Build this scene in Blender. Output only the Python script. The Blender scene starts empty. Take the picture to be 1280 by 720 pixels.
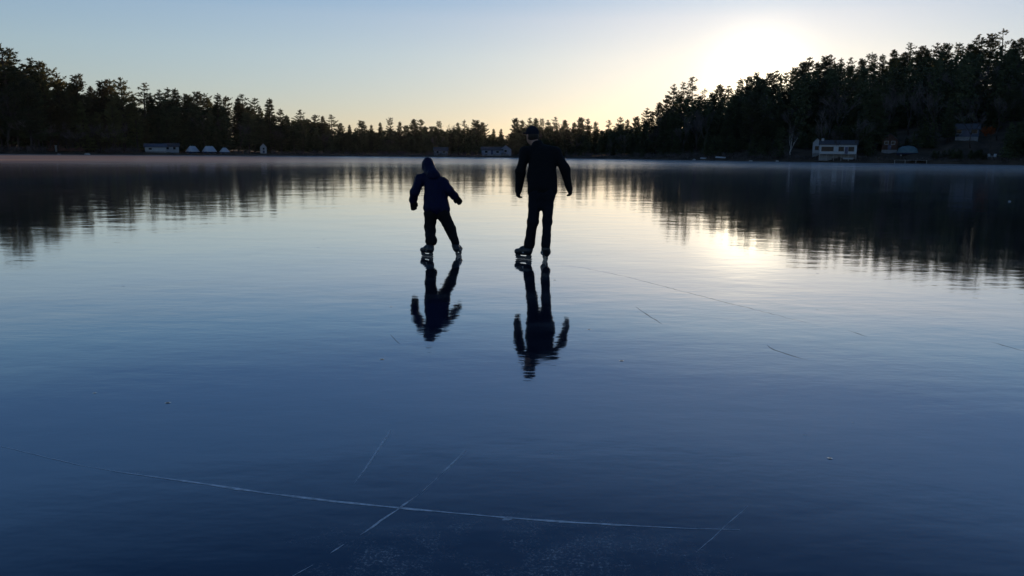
import bpy, math, random
import numpy as np
from mathutils import Vector, Matrix

random.seed(7)
RNG = np.random.default_rng(7)
scene = bpy.context.scene
C = scene.collection

# ------------------------------------------------------------------ camera
FPX = 985.0                      # focal length in pixels of a 1280 wide frame
CAM_Z = 1.45
PITCH = math.atan((360 - 192.7) / FPX)
ROLL = math.radians(0.6)
CAM_R = (Matrix.Rotation(math.radians(90) - PITCH, 3, 'X') @ Matrix.Rotation(ROLL, 3, 'Z'))
cam_data = bpy.data.cameras.new('camera')
cam_data.sensor_width = 36.0
cam_data.lens = 36.0 * FPX / 1280.0
cam_data.clip_start = 0.05
cam_data.clip_end = 20000
cam = bpy.data.objects.new('camera', cam_data)
cam.matrix_world = Matrix.Translation((0, 0, CAM_Z)) @ CAM_R.to_4x4()
C.objects.link(cam)
scene.camera = cam


def ray(x, y):
    d = CAM_R @ Vector(((x - 640) / FPX, -(y - 360) / FPX, -1.0))
    return d.normalized()


def on_ice(x, y, z=0.0):
    d = ray(x, y)
    t = (z - CAM_Z) / d.z
    return Vector((d.x * t, d.y * t, z))


def at_depth(x, y, Y):
    d = ray(x, y)
    t = Y / d.y
    return Vector((d.x * t, Y, CAM_Z + d.z * t))


def azimuth_of(x):
    d = ray(x, 193)
    return math.atan2(d.x, d.y)


# ------------------------------------------------------------------ light
SUN_DIR = ray(946, 106)
SUN_EL = math.asin(SUN_DIR.z)
SUN_AZ = math.atan2(SUN_DIR.x, SUN_DIR.y)
sun_data = bpy.data.lights.new('sun', 'SUN')
sun_data.energy = 5.0
sun_data.angle = math.radians(0.55)
sun_data.color = (1.0, 0.66, 0.38)
sun = bpy.data.objects.new('sun', sun_data)
sun.rotation_euler = SUN_DIR.to_track_quat('Z', 'Y').to_euler()
sun.location = (0, 0, 60)
C.objects.link(sun)

world = bpy.data.worlds.new('World')
scene.world = world
world.use_nodes = True
wn, wl = world.node_tree.nodes, world.node_tree.links
wn.clear()
w_out = wn.new('ShaderNodeOutputWorld')
sky = wn.new('ShaderNodeTexSky')
sky.sky_type = 'NISHITA'
sky.sun_disc = False
sky.sun_elevation = SUN_EL
sky.sun_rotation = SUN_AZ
sky.altitude = 100
sky.air_density = 1.0
sky.dust_density = 0.42
sky.ozone_density = 3.0
bg = wn.new('ShaderNodeBackground')
bg.inputs['Strength'].default_value = 0.10
# the sky's own contrast is compressed and its height gradient set by elevation (clear winter sky, deep blue high up, zenith brightened to add ambient light)
gam = wn.new('ShaderNodeGamma'); gam.inputs['Gamma'].default_value = 0.55
wl.new(sky.outputs[0], gam.inputs['Color'])
tcz = wn.new('ShaderNodeTexCoord'); sep = wn.new('ShaderNodeSeparateXYZ')
wl.new(tcz.outputs['Generated'], sep.inputs[0])
ramp = wn.new('ShaderNodeValToRGB')
els = ramp.color_ramp.elements
SKY_TINT = [(0.0, (1.02, .97, 1.02)), (.06, (1.02, 1.0, 1.06)), (.115, (1.03, 1.04, 1.11)), (.16, (.96, 1.0, 1.13)), (.205, (.62, .84, 1.10)), (.27, (.39, .60, .97)), (.35, (.40, .65, 1.06)), (.47, (.13, .28, .55)), (.62, (.14, .26, .48)), (1.0, (.50, .60, .76))]
while len(els) < len(SKY_TINT): els.new(0.5)
for e_, (q_, c_) in zip(els, SKY_TINT):
    e_.position = q_; e_.color = (*c_, 1)
wl.new(sep.outputs['Z'], ramp.inputs['Fac'])
tint = wn.new('ShaderNodeMix'); tint.data_type = 'RGBA'; tint.blend_type = 'MULTIPLY'; tint.clamp_result = False
tint.inputs['Factor'].default_value = 1.0
wl.new(gam.outputs[0], tint.inputs[6]); wl.new(ramp.outputs[0], tint.inputs[7])
gain = wn.new('ShaderNodeVectorMath'); gain.operation = 'SCALE'; gain.inputs['Scale'].default_value = 2.82
wl.new(tint.outputs[2], gain.inputs[0])
wl.new(gain.outputs[0], bg.inputs['Color'])
# the bright aureole of the low sun: part of the sky's own light, by direction
tc = wn.new('ShaderNodeTexCoord')
dot = wn.new('ShaderNodeVectorMath'); dot.operation = 'DOT_PRODUCT'
dot.inputs[1].default_value = SUN_DIR
nrm = wn.new('ShaderNodeVectorMath'); nrm.operation = 'NORMALIZE'
wl.new(tc.outputs['Generated'], nrm.inputs[0])
wl.new(nrm.outputs[0], dot.inputs[0])
mx = wn.new('ShaderNodeMath'); mx.operation = 'MAXIMUM'; mx.inputs[1].default_value = 0.0
wl.new(dot.outputs['Value'], mx.inputs[0])
last = bg
for power, strength, colour in ((950.0, 1.25, (1.0, 0.86, 0.58)),):
    pw = wn.new('ShaderNodeMath'); pw.operation = 'POWER'; pw.inputs[1].default_value = power
    wl.new(mx.outputs[0], pw.inputs[0])
    ml = wn.new('ShaderNodeMath'); ml.operation = 'MULTIPLY'; ml.inputs[1].default_value = strength
    wl.new(pw.outputs[0], ml.inputs[0])
    b2 = wn.new('ShaderNodeBackground')
    b2.inputs['Color'].default_value = (*colour, 1)
    wl.new(ml.outputs[0], b2.inputs['Strength'])
    ad = wn.new('ShaderNodeAddShader')
    wl.new(last.outputs[0], ad.inputs[0]); wl.new(b2.outputs[0], ad.inputs[1])
    last = ad
wl.new(last.outputs[0], w_out.inputs['Surface'])

scene.view_settings.view_transform = 'Standard'
scene.view_settings.look = 'None'
scene.view_settings.gamma = 1
scene.view_settings.exposure = 0.0
scene.view_settings.use_curve_mapping = False
scene.render.engine = 'CYCLES'
scene.cycles.use_denoising = True
scene.cycles.max_bounces = 6
scene.cycles.sample_clamp_indirect = 6.0


# ------------------------------------------------------------------ helpers
def build_mesh(name, verts, faces, material=None, smooth=False):
    me = bpy.data.meshes.new(name)
    me.from_pydata([tuple(v) for v in verts], [], [tuple(f) for f in faces])
    if material is not None:
        me.materials.append(material)
    if smooth:
        me.polygons.foreach_set('use_smooth', [True] * len(me.polygons))
    me.update()
    return me


def link(name, data, parent=None, loc=None):
    o = bpy.data.objects.new(name, data)
    C.objects.link(o)
    if parent is not None:
        o.parent = parent
    if loc is not None:
        o.location = loc
    return o


def tag(o, label=None, cat=None, group=None, kind=None):
    if label: o['label'] = label
    if cat: o['category'] = cat
    if group: o['group'] = group
    if kind: o['kind'] = kind
    return o


def empty(name, loc, label, cat, group=None, rz=0.0):
    o = link(name, None, None, loc)
    o.rotation_euler = (0, 0, rz)
    o.empty_display_size = 0.5
    return tag(o, label, cat, group)


class MB:
    """collects shapes into one mesh"""
    def __init__(self):
        self.v, self.f = [], []

    def add(self, verts, faces):
        n = len(self.v)
        self.v.extend(verts)
        self.f.extend([tuple(i + n for i in f) for f in faces])
        return self

    def box(self, x0, x1, y0, y1, z0, z1):
        v = [(x0, y0, z0), (x1, y0, z0), (x1, y1, z0), (x0, y1, z0), (x0, y0, z1), (x1, y0, z1), (x1, y1, z1), (x0, y1, z1)]
        f = [(0, 3, 2, 1), (4, 5, 6, 7), (0, 1, 5, 4), (1, 2, 6, 5), (2, 3, 7, 6), (3, 0, 4, 7)]
        return self.add(v, f)

    def tube(self, pts, radii, n=6, cap=True):
        pts = [Vector(p) for p in pts]
        rings, faces, verts = [], [], []
        for i, p in enumerate(pts):
            t = (pts[min(i + 1, len(pts) - 1)] - pts[max(i - 1, 0)])
            t = t.normalized() if t.length > 1e-9 else Vector((0, 0, 1))
            a = t.cross(Vector((0.31, 0.17, 0.93)))
            if a.length < 1e-3:
                a = t.cross(Vector((1, 0, 0)))
            a.normalize(); b = t.cross(a)
            rings.append(len(verts))
            for k in range(n):
                th = 2 * math.pi * k / n
                verts.append(tuple(p + (a * math.cos(th) + b * math.sin(th)) * radii[i]))
        for i in range(len(pts) - 1):
            r0, r1 = rings[i], rings[i + 1]
            for k in range(n):
                k2 = (k + 1) % n
                faces.append((r0 + k, r0 + k2, r1 + k2, r1 + k))
        if cap:
            faces.append(tuple(rings[0] + k for k in reversed(range(n))))
            faces.append(tuple(rings[-1] + k for k in range(n)))
        return self.add(verts, faces)

    def mesh(self, name, material, smooth=False):
        return build_mesh(name, self.v, self.f, material, smooth)

    def build(self, name, material, parent=None, smooth=False, loc=None):
        return link(name, self.mesh(name, material, smooth), parent, loc)


def material(name, colour, rough=0.8, vary=0.35, scale=2.0, bump=0.0, spec=0.3, per_object=0.0, translucent=0.0, metallic=0.0):
    m = bpy.data.materials.new(name)
    m.use_nodes = True
    n, l = m.node_tree.nodes, m.node_tree.links
    p = n['Principled BSDF']
    p.inputs['Roughness'].default_value = rough
    p.inputs['Specular IOR Level'].default_value = spec
    p.inputs['Metallic'].default_value = metallic
    tcn = n.new('ShaderNodeTexCoord')
    nz = n.new('ShaderNodeTexNoise')
    nz.inputs['Scale'].default_value = scale
    nz.inputs['Detail'].default_value = 5
    l.new(tcn.outputs['Object'], nz.inputs['Vector'])
    cr = n.new('ShaderNodeValToRGB')
    lo = [max(0, c * (1 - vary)) for c in colour]
    hi = [min(1, c * (1 + vary)) for c in colour]
    cr.color_ramp.elements[0].position = 0.3
    cr.color_ramp.elements[1].position = 0.7
    cr.color_ramp.elements[0].color = (*lo, 1)
    cr.color_ramp.elements[1].color = (*hi, 1)
    l.new(nz.outputs['Fac'], cr.inputs['Fac'])
    col = cr.outputs['Color']
    if per_object:
        oi = n.new('ShaderNodeObjectInfo')
        mr = n.new('ShaderNodeMapRange')
        mr.inputs['To Min'].default_value = 1 - per_object
        mr.inputs['To Max'].default_value = 1 + per_object
        l.new(oi.outputs['Random'], mr.inputs['Value'])
        hs = n.new('ShaderNodeHueSaturation')
        l.new(mr.outputs[0], hs.inputs['Value'])
        mh = n.new('ShaderNodeMapRange')
        mh.inputs['To Min'].default_value = 0.475
        mh.inputs['To Max'].default_value = 0.515
        l.new(oi.outputs['Random'], mh.inputs['Value'])
        l.new(mh.outputs[0], hs.inputs['Hue'])
        l.new(col, hs.inputs['Color'])
        col = hs.outputs['Color']
    l.new(col, p.inputs['Base Color'])
    if bump:
        bn = n.new('ShaderNodeBump')
        bn.inputs['Strength'].default_value = bump
        bn.inputs['Distance'].default_value = 0.02
        l.new(nz.outputs['Fac'], bn.inputs['Height'])
        l.new(bn.outputs[0], p.inputs['Normal'])
    if translucent:
        tr = n.new('ShaderNodeBsdfTranslucent')
        l.new(col, tr.inputs['Color'])
        ms = n.new('ShaderNodeMixShader')
        ms.inputs['Fac'].default_value = translucent
        l.new(p.outputs[0], ms.inputs[1]); l.new(tr.outputs[0], ms.inputs[2])
        l.new(ms.outputs[0], n['Material Output'].inputs['Surface'])
    return m


M_needle = material('pine_needles', (0.080, 0.088, 0.042), 0.75, 0.45, 0.35, spec=0.2, per_object=0.35, translucent=0.28)
M_lit_needle = material('sunlit_pine_needles', (0.120, 0.108, 0.046), 0.75, 0.45, 0.35, spec=0.2, per_object=0.3, translucent=0.3)  # pine needles with the side sunlight painted in as a lighter olive
M_grey_twig = material('grey_brown_twigs', (0.20, 0.155, 0.13), 0.9, 0.3, 0.6, per_object=0.2)
M_bark = material('bark', (0.085, 0.066, 0.052), 0.9, 0.4, 1.2, per_object=0.25)
M_twig = material('bare_twigs', (0.12, 0.098, 0.088), 0.9, 0.3, 0.6, per_object=0.25)
M_birch = material('birch_bark', (0.55, 0.52, 0.47), 0.7, 0.35, 2.5)
M_russet = material('russet_leaves', (0.30, 0.085, 0.025), 0.8, 0.4, 0.7, translucent=0.35)
M_brush = material('red_brush', (0.20, 0.105, 0.075), 0.9, 0.35, 0.6)
M_white = material('grey_white_paint', (0.42, 0.43, 0.44), 0.6, 0.08, 1.5)  # white paint set to an even grey-white
M_bluegrey = material('blue_grey_paint', (0.20, 0.23, 0.29), 0.6, 0.12, 1.5)
M_slate = material('dark_slate_paint', (0.085, 0.10, 0.14), 0.7, 0.15, 1.5)
M_brown = material('brown_siding', (0.08, 0.042, 0.03), 0.8, 0.25, 1.5)
M_roof = material('roof_shingles', (0.075, 0.075, 0.085), 0.85, 0.3, 3.0)
M_glass = material('window_glass', (0.02, 0.025, 0.03), 0.1, 0.1, 1.0, spec=0.2)
M_tarp = material('teal_tarp', (0.085, 0.14, 0.16), 0.55, 0.15, 1.2, bump=0.2)
M_wrap = material('white_wrap', (0.45, 0.47, 0.51), 0.5, 0.08, 1.0, bump=0.2)
M_hull = material('boat_hull', (0.05, 0.06, 0.12), 0.35, 0.15, 1.0)
M_wood = material('grey_boards', (0.36, 0.33, 0.30), 0.85, 0.25, 4.0)
M_rock = material('pale_rock', (0.42, 0.39, 0.36), 0.85, 0.3, 2.0, bump=0.5)
M_concrete = material('foundation', (0.25, 0.25, 0.25), 0.9, 0.2, 2.0)

# ------------------------------------------------------------------ lake outline and terrain
SHORE = [(-420, 150), (-200, 205), (0, 226), (110, 238), (190, 256), (300, 278), (420, 318), (540, 343), (640, 345), (760, 320), (850, 287), (950, 256), (1070, 232), (1200, 217), (1400, 195), (1700, 150)]
SLOPE = [(-420, .04), (0, .05), (190, .03), (420, .014), (640, .010), (740, .018), (800, .07), (850, .12), (950, .19), (1100, .25), (1280, .28), (1700, .2)]
_sa = np.array([azimuth_of(a) if abs(a - 640) < 900 else math.copysign(0.9, a) for a, b in SHORE])
_sr = np.array([b / math.cos(azimuth_of(a)) for a, b in SHORE])
_ha = np.array([azimuth_of(a) for a, b in SLOPE])
_hs = np.array([b for a, b in SLOPE])


def shore_r(az):
    az = np.asarray(az, float)
    base = np.interp(az, np.concatenate([[-math.pi], _sa, [math.pi]]), np.concatenate([[170], _sr, [170]]))
    wob = 1.6 * np.sin(az * 61) + 1.1 * np.sin(az * 143 + 1.0) + 0.6 * np.sin(az * 331 + 2.0)
    return base + wob


def slope_at(az):
    return np.interp(az, np.concatenate([[-math.pi], _ha, [math.pi]]), np.concatenate([[.04], _hs, [.04]]))


def ground_z(x, y):
    x, y = np.asarray(x, float), np.asarray(y, float)
    az = np.arctan2(x, y)
    s = np.hypot(x, y) - shore_r(az)
    bank = np.clip((s + 4) / 6.0, 0, 1)
    bank = bank * bank * (3 - 2 * bank)
    sl = slope_at(az)
    up = np.where(s > 0, 170 * (1 - np.exp(-np.maximum(s, 0) / 170.0)) * sl * 1.12, 0)
    bumps = (0.35 * np.sin(x * .11 + 1.3) * np.sin(y * .13) + 0.2 * np.sin(x * .37) * np.sin(y * .31 + 2)) * np.clip(s / 8, 0, 1)
    return -1.2 + 1.75 * bank + up + bumps


def place(px, s):
    """a point on the land, px = where along the shore, s = metres behind the waterline"""
    az = azimuth_of(px)
    r = float(shore_r(az)) + s
    x, y = r * math.sin(az), r * math.cos(az)
    return Vector((x, y, float(ground_z(x, y))))


az_list = np.concatenate([np.linspace(-math.pi, -0.95, 60, endpoint=False), np.linspace(-0.95, 0.95, 420, endpoint=False), np.linspace(0.95, math.pi, 60, endpoint=False)])
rel = [-1e9, -60, -8, -4, -3, -2, -1.2, -.5, 0, .6, 1.4, 2.5, 4, 6, 9, 13, 18, 25, 34, 46, 60, 80, 105, 140, 190, 260, 380, 600, 1100, 2500, 6000]
tv, tf = [], []
for az in az_list:
    R = float(shore_r(az))
    for s in rel:
        r = max(0.5, R + s)
        x, y = r * math.sin(az), r * math.cos(az)
        tv.append((x, y, float(ground_z(x, y)) if s > -1e8 else -1.2))
nr, na = len(rel), len(az_list)
for i in range(na):
    j = (i + 1) % na
    for k in range(nr - 1):
        tf.append((i * nr + k, j * nr + k, j * nr + k + 1, i * nr + k + 1))
M_ground = material('forest_floor', (0.075, 0.052, 0.035), 0.95, 0.45, 0.25, bump=0.6)
gm = build_mesh('ground', tv, tf, M_ground, True)
tag(link('ground', gm), 'brown leaf covered wooded shore rising around the lake', kind='structure')

# ------------------------------------------------------------------ the ice
iv, jf = [(0, 0, 0)], []
radii = [1.5, 4, 9, 20, 45, 90, 160, 1.0]
for az in az_list:
    R = float(shore_r(az)) + 5
    for r in radii[:-1]:
        r = min(r, R - 1)
        iv.append((r * math.sin(az), r * math.cos(az), 0))
    iv.append((R * math.sin(az), R * math.cos(az), 0))
nr = len(radii)
for i in range(na):
    j = (i + 1) % na
    jf.append((0, 1 + j * nr, 1 + i * nr))
    for k in range(nr - 1):
        jf.append((1 + i * nr + k, 1 + j * nr + k, 1 + j * nr + k + 1, 1 + i * nr + k + 1))
M_ice = bpy.data.materials.new('black_ice')
M_ice.use_nodes = True
n, l = M_ice.node_tree.nodes, M_ice.node_tree.links
p = n['Principled BSDF']
p.inputs['IOR'].default_value = 1.5
p.inputs['Base Color'].default_value = (0.003, 0.011, 0.030, 1)
p.inputs['Coat Weight'].default_value = 1.0
p.inputs['Coat IOR'].default_value = 1.31
p.inputs['Coat Roughness'].default_value = 0.035
geo = n.new('ShaderNodeNewGeometry')


def maprange(src, a, b, c, d, smooth=False):
    m = n.new('ShaderNodeMapRange')
    m.interpolation_type = 'SMOOTHSTEP' if smooth else 'LINEAR'
    m.inputs['From Min'].default_value = a; m.inputs['From Max'].default_value = b
    m.inputs['To Min'].default_value = c; m.inputs['To Max'].default_value = d
    l.new(src, m.inputs['Value'])
    return m.outputs[0]


def math2(op, a, b):
    m = n.new('ShaderNodeMath'); m.operation = op
    for i, s in enumerate((a, b)):
        if isinstance(s, (int, float)): m.inputs[i].default_value = s
        else: l.new(s, m.inputs[i])
    return m.outputs[0]


def noise(scale, detail=3, rough=0.5, sx=1.0, sy=1.0):
    mp = n.new('ShaderNodeMapping'); mp.inputs['Scale'].default_value = (sx, sy, 1)
    l.new(geo.outputs['Position'], mp.inputs['Vector'])
    t = n.new('ShaderNodeTexNoise')
    t.inputs['Scale'].default_value = scale; t.inputs['Detail'].default_value = detail
    t.inputs['Roughness'].default_value = rough
    l.new(mp.outputs[0], t.inputs['Vector'])
    return t.outputs['Fac']


dist = n.new('ShaderNodeVectorMath'); dist.operation = 'LENGTH'
l.new(geo.outputs['Position'], dist.inputs[0])
D = dist.outputs['Value']
patch = noise(0.03, 4, 0.6)
D_w = math2('ADD', D, math2('MULTIPLY', math2('SUBTRACT', patch, 0.5), 60.0))
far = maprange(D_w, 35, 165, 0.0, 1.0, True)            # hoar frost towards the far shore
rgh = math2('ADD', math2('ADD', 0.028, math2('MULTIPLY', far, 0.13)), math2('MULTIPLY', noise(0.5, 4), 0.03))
l.new(rgh, p.inputs['Roughness'])
l.new(rgh, p.inputs['Coat Roughness'])
h1 = noise(1.1, 2, 0.5, 0.8, 1.0)
h2 = noise(3.6, 3, 0.55, 0.6, 1.2)
h3 = noise(0.22, 2, 0.5)
hsum = math2('ADD', math2('MULTIPLY', math2('MULTIPLY', h1, maprange(noise(0.13, 3, 0.6), 0.35, 0.65, 0.55, 1.7)), math2('MULTIPLY', maprange(D, 12, 24, 1.0, 2.1), 0.0025)), math2('ADD', math2('MULTIPLY', h2, 0.0016), math2('MULTIPLY', h3, 0.010)))
# small frozen dimples, few and scattered
vor = n.new('ShaderNodeTexVoronoi'); vor.inputs['Scale'].default_value = 1.7
l.new(geo.outputs['Position'], vor.inputs['Vector'])
h4 = noise(13, 3, 0.6, 0.6, 1.2)
hsum = math2('ADD', hsum, math2('MULTIPLY', h4, 0.00022))
dimple = maprange(vor.outputs['Distance'], 0.0, 0.035, 0.004, 0.0, True)
hsum = math2('ADD', hsum, dimple)
bmp = n.new('ShaderNodeBump')
bmp.inputs['Strength'].default_value = 1.0
bmp.inputs['Distance'].default_value = 1.0
l.new(hsum, bmp.inputs['Height'])
l.new(bmp.outputs[0], p.inputs['Normal'])
l.new(bmp.outputs[0], p.inputs['Coat Normal'])
# frost: thin white crystals scattering light, in a near patch and at the rim


def spot(px, py, rx, ry):
    c = on_ice(px, py)
    m = n.new('ShaderNodeVectorMath'); m.operation = 'SUBTRACT'
    l.new(geo.outputs['Position'], m.inputs[0]); m.inputs[1].default_value = c
    q = n.new('ShaderNodeVectorMath'); q.operation = 'MULTIPLY'
    l.new(m.outputs[0], q.inputs[0]); q.inputs[1].default_value = (1 / rx, 1 / ry, 0)
    ln = n.new('ShaderNodeVectorMath'); ln.operation = 'LENGTH'
    l.new(q.outputs[0], ln.inputs[0])
    return maprange(ln.outputs['Value'], 0.15, 1.0, 1.0, 0.0, True)


near_spot = spot(640, 700, 1.15, 0.48)
speck = maprange(noise(75, 3, 0.7), 0.52, 0.72, 0.0, 1.0)
speck2 = math2('MULTIPLY', maprange(noise(3.1, 5, 0.65), 0.40, 0.62, 0.05, 1.0), maprange(noise(14, 3, 0.6), 0.38, 0.6, 0.2, 1.0))
near_frost = math2('MULTIPLY', math2('MULTIPLY', near_spot, speck), math2('MULTIPLY', speck2, 1.15))
veil = math2('MULTIPLY', math2('MULTIPLY', near_spot, speck2), 0.07)
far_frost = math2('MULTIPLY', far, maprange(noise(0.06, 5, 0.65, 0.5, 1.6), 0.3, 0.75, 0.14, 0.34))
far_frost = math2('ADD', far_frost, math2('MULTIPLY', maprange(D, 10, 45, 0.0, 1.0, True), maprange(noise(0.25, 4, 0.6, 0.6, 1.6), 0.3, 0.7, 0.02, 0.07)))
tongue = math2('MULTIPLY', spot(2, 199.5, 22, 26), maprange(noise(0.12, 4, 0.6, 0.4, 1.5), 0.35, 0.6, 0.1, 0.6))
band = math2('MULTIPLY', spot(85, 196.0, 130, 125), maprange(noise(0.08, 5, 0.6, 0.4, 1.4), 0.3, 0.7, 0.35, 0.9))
sunlit_tan = math2('ADD', tongue, band)
# faint wisps of frost and a few trapped bubbles in the near ice
wisp = math2('MULTIPLY', maprange(noise(0.9, 6, 0.7, 0.5, 1.3), 0.50, 0.75, 0.0, 0.085), maprange(D, 6, 22, 1.0, 0.2))
vb = n.new('ShaderNodeTexVoronoi'); vb.inputs['Scale'].default_value = 4.2
l.new(geo.outputs['Position'], vb.inputs['Vector'])
bub = math2('MULTIPLY', maprange(vb.outputs['Distance'], 0.02, 0.055, 0.30, 0.0, True), maprange(noise(0.8, 3, 0.6), 0.52, 0.6, 0.0, 1.0))
veil = math2('ADD', veil, math2('ADD', wisp, bub))
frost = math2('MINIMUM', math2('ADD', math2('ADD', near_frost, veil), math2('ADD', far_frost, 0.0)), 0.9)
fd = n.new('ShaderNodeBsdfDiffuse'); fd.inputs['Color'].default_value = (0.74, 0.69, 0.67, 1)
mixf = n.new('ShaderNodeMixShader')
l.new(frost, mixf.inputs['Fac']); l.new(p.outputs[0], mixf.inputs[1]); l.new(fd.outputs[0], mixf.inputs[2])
# low sunlight on the frosted ice along the left shore, painted as tan
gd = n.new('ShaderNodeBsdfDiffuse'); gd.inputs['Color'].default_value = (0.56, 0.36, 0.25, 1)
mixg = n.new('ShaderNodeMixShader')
l.new(sunlit_tan, mixg.inputs['Fac']); l.new(mixf.outputs[0], mixg.inputs[1]); l.new(gd.outputs[0], mixg.inputs[2])
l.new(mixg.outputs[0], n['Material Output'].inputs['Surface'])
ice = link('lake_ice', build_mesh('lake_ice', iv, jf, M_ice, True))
tag(ice, 'smooth black ice covering the whole lake like a mirror', kind='structure')

# skate scratches and hairline cracks in the ice: thin ragged strips just above it
M_scratch = bpy.data.materials.new('scratch_powder')
M_scratch.use_nodes = True
sn, sl_ = M_scratch.node_tree.nodes, M_scratch.node_tree.links
sp = sn['Principled BSDF']
sp.inputs['Base Color'].default_value = (0.88, 0.89, 0.92, 1); sp.inputs['Roughness'].default_value = 0.9
stc = sn.new('ShaderNodeNewGeometry'); snz = sn.new('ShaderNodeTexNoise')
snz.inputs['Scale'].default_value = 28; snz.inputs['Detail'].default_value = 4
sl_.new(stc.outputs['Position'], snz.inputs['Vector'])
smr = sn.new('ShaderNodeMapRange'); smr.inputs['From Min'].default_value = 0.38; smr.inputs['From Max'].default_value = 0.62
smr.inputs['To Min'].default_value = 0.5; smr.inputs['To Max'].default_value = 0.95
sl_.new(snz.outputs['Fac'], smr.inputs['Value']); sl_.new(smr.outputs[0], sp.inputs['Alpha'])
M_crack = material('dark_crack', (0.03, 0.035, 0.05), 0.7, 0.3, 6.0, spec=0.05)
M_crack.node_tree.nodes['Principled BSDF'].inputs['Alpha'].default_value = 0.42


def strip(name, pts, width, mat, jit=0.0):
    pw = [on_ice(x, y, 0.0012) for x, y in pts]
    fine = []
    for a, b in zip(pw[:-1], pw[1:]):
        k = max(2, int((b - a).length / 0.06))
        fine += [a.lerp(b, t / k) for t in range(k)]
    fine.append(pw[-1])
    v, f = [], []
    N = len(fine)
    for i, q in enumerate(fine):
        t = (fine[min(i + 1, N - 1)] - fine[max(i - 1, 0)]).normalized()
        s = Vector((-t.y, t.x, 0))
        e = min(1.0, 4.0 * i / N + 0.12, 4.0 * (N - 1 - i) / N + 0.12)
        wv = width * e * random.uniform(0.45, 1.25)
        q = q + s * random.uniform(-jit, jit)
        v += [q + s * wv * .5, q - s * wv * .5]
    for i in range(N - 1):
        f.append((2 * i, 2 * i + 1, 2 * i + 3, 2 * i + 2))
    return link(name, build_mesh(name, v, f, mat), ice)


strip('scratch', [(-30, 551), (20, 562), (60, 572), (108, 583)], 0.006, M_scratch, 0.002)
strip('scratch', [(104, 582), (150, 590), (250, 604), (330, 616), (420, 627), (500, 635), (633, 647), (700, 652), (790, 657), (860, 660.5), (925, 662)], 0.017, M_scratch, 0.001)
strip('scratch', [(489, 537), (482, 548), (470, 566), (457, 586), (442, 605)], 0.014, M_scratch, 0.001)
strip('scratch', [(584, 562), (568, 577), (552, 592)], 0.011, M_scratch, 0.001)
strip('scratch', [(524, 618), (505, 631), (485, 645), (466, 658), (450, 669)], 0.012, M_scratch, 0.002)
strip('scratch', [(552, 592), (524, 618)], 0.004, M_scratch, 0.002)
strip('scratch', [(430, 680), (412, 692)], 0.008, M_scratch, 0.002)
strip('scratch', [(392, 706), (362, 722)], 0.008, M_scratch, 0.002)
strip('scratch', [(935, 632), (900, 664), (870, 690)], 0.0035, M_scratch, 0.002)
strip('scratch', [(640, 646), (633, 648.5), (627, 650)], 0.03, M_scratch, 0.004)
strip('crack', [(688, 328), (730, 335), (780, 345), (880, 371), (960, 391), (1030, 409)], 0.010, M_crack, 0.012)
strip('crack', [(795, 383), (803, 389), (814, 396), (828, 405)], 0.014, M_crack, 0.008)
strip('crack', [(958, 431), (966, 437), (985, 443), (1010, 450)], 0.016, M_crack, 0.008)
strip('crack', [(1060, 413), (1085, 421)], 0.012, M_crack, 0.008)
strip('crack', [(1238, 427), (1262, 434), (1290, 441)], 0.014, M_crack, 0.008)
strip('crack', [(488, 418), (500, 430)], 0.012, M_crack, 0.005)


# ------------------------------------------------------------------ trees
def tri_spikes(MBo, c, n, L, w, up=0.25, out=None, rnd=random):
    for _ in range(n):
        d = Vector((rnd.gauss(0, 1), rnd.gauss(0, 1), rnd.gauss(0, .7) + up))
        if out is not None:
            d += out * 0.9
        if d.length < 1e-3:
            continue
        d.normalize()
        s = d.cross(Vector((rnd.gauss(0, 1), rnd.gauss(0, 1), rnd.gauss(0, 1))))
        if s.length < 1e-3:
            continue
        s.normalize()
        ll = L * rnd.uniform(.6, 1.3)
        ww = w * rnd.uniform(.6, 1.3)
        b = c - d * ll * 0.25
        m = c + d * ll * 0.35
        k = len(MBo.v)
        MBo.v += [tuple(b), tuple(m + s * ww), tuple(c + d * ll), tuple(m - s * ww)]
        MBo.f.append((k, k + 1, k + 2, k + 3))


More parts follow.
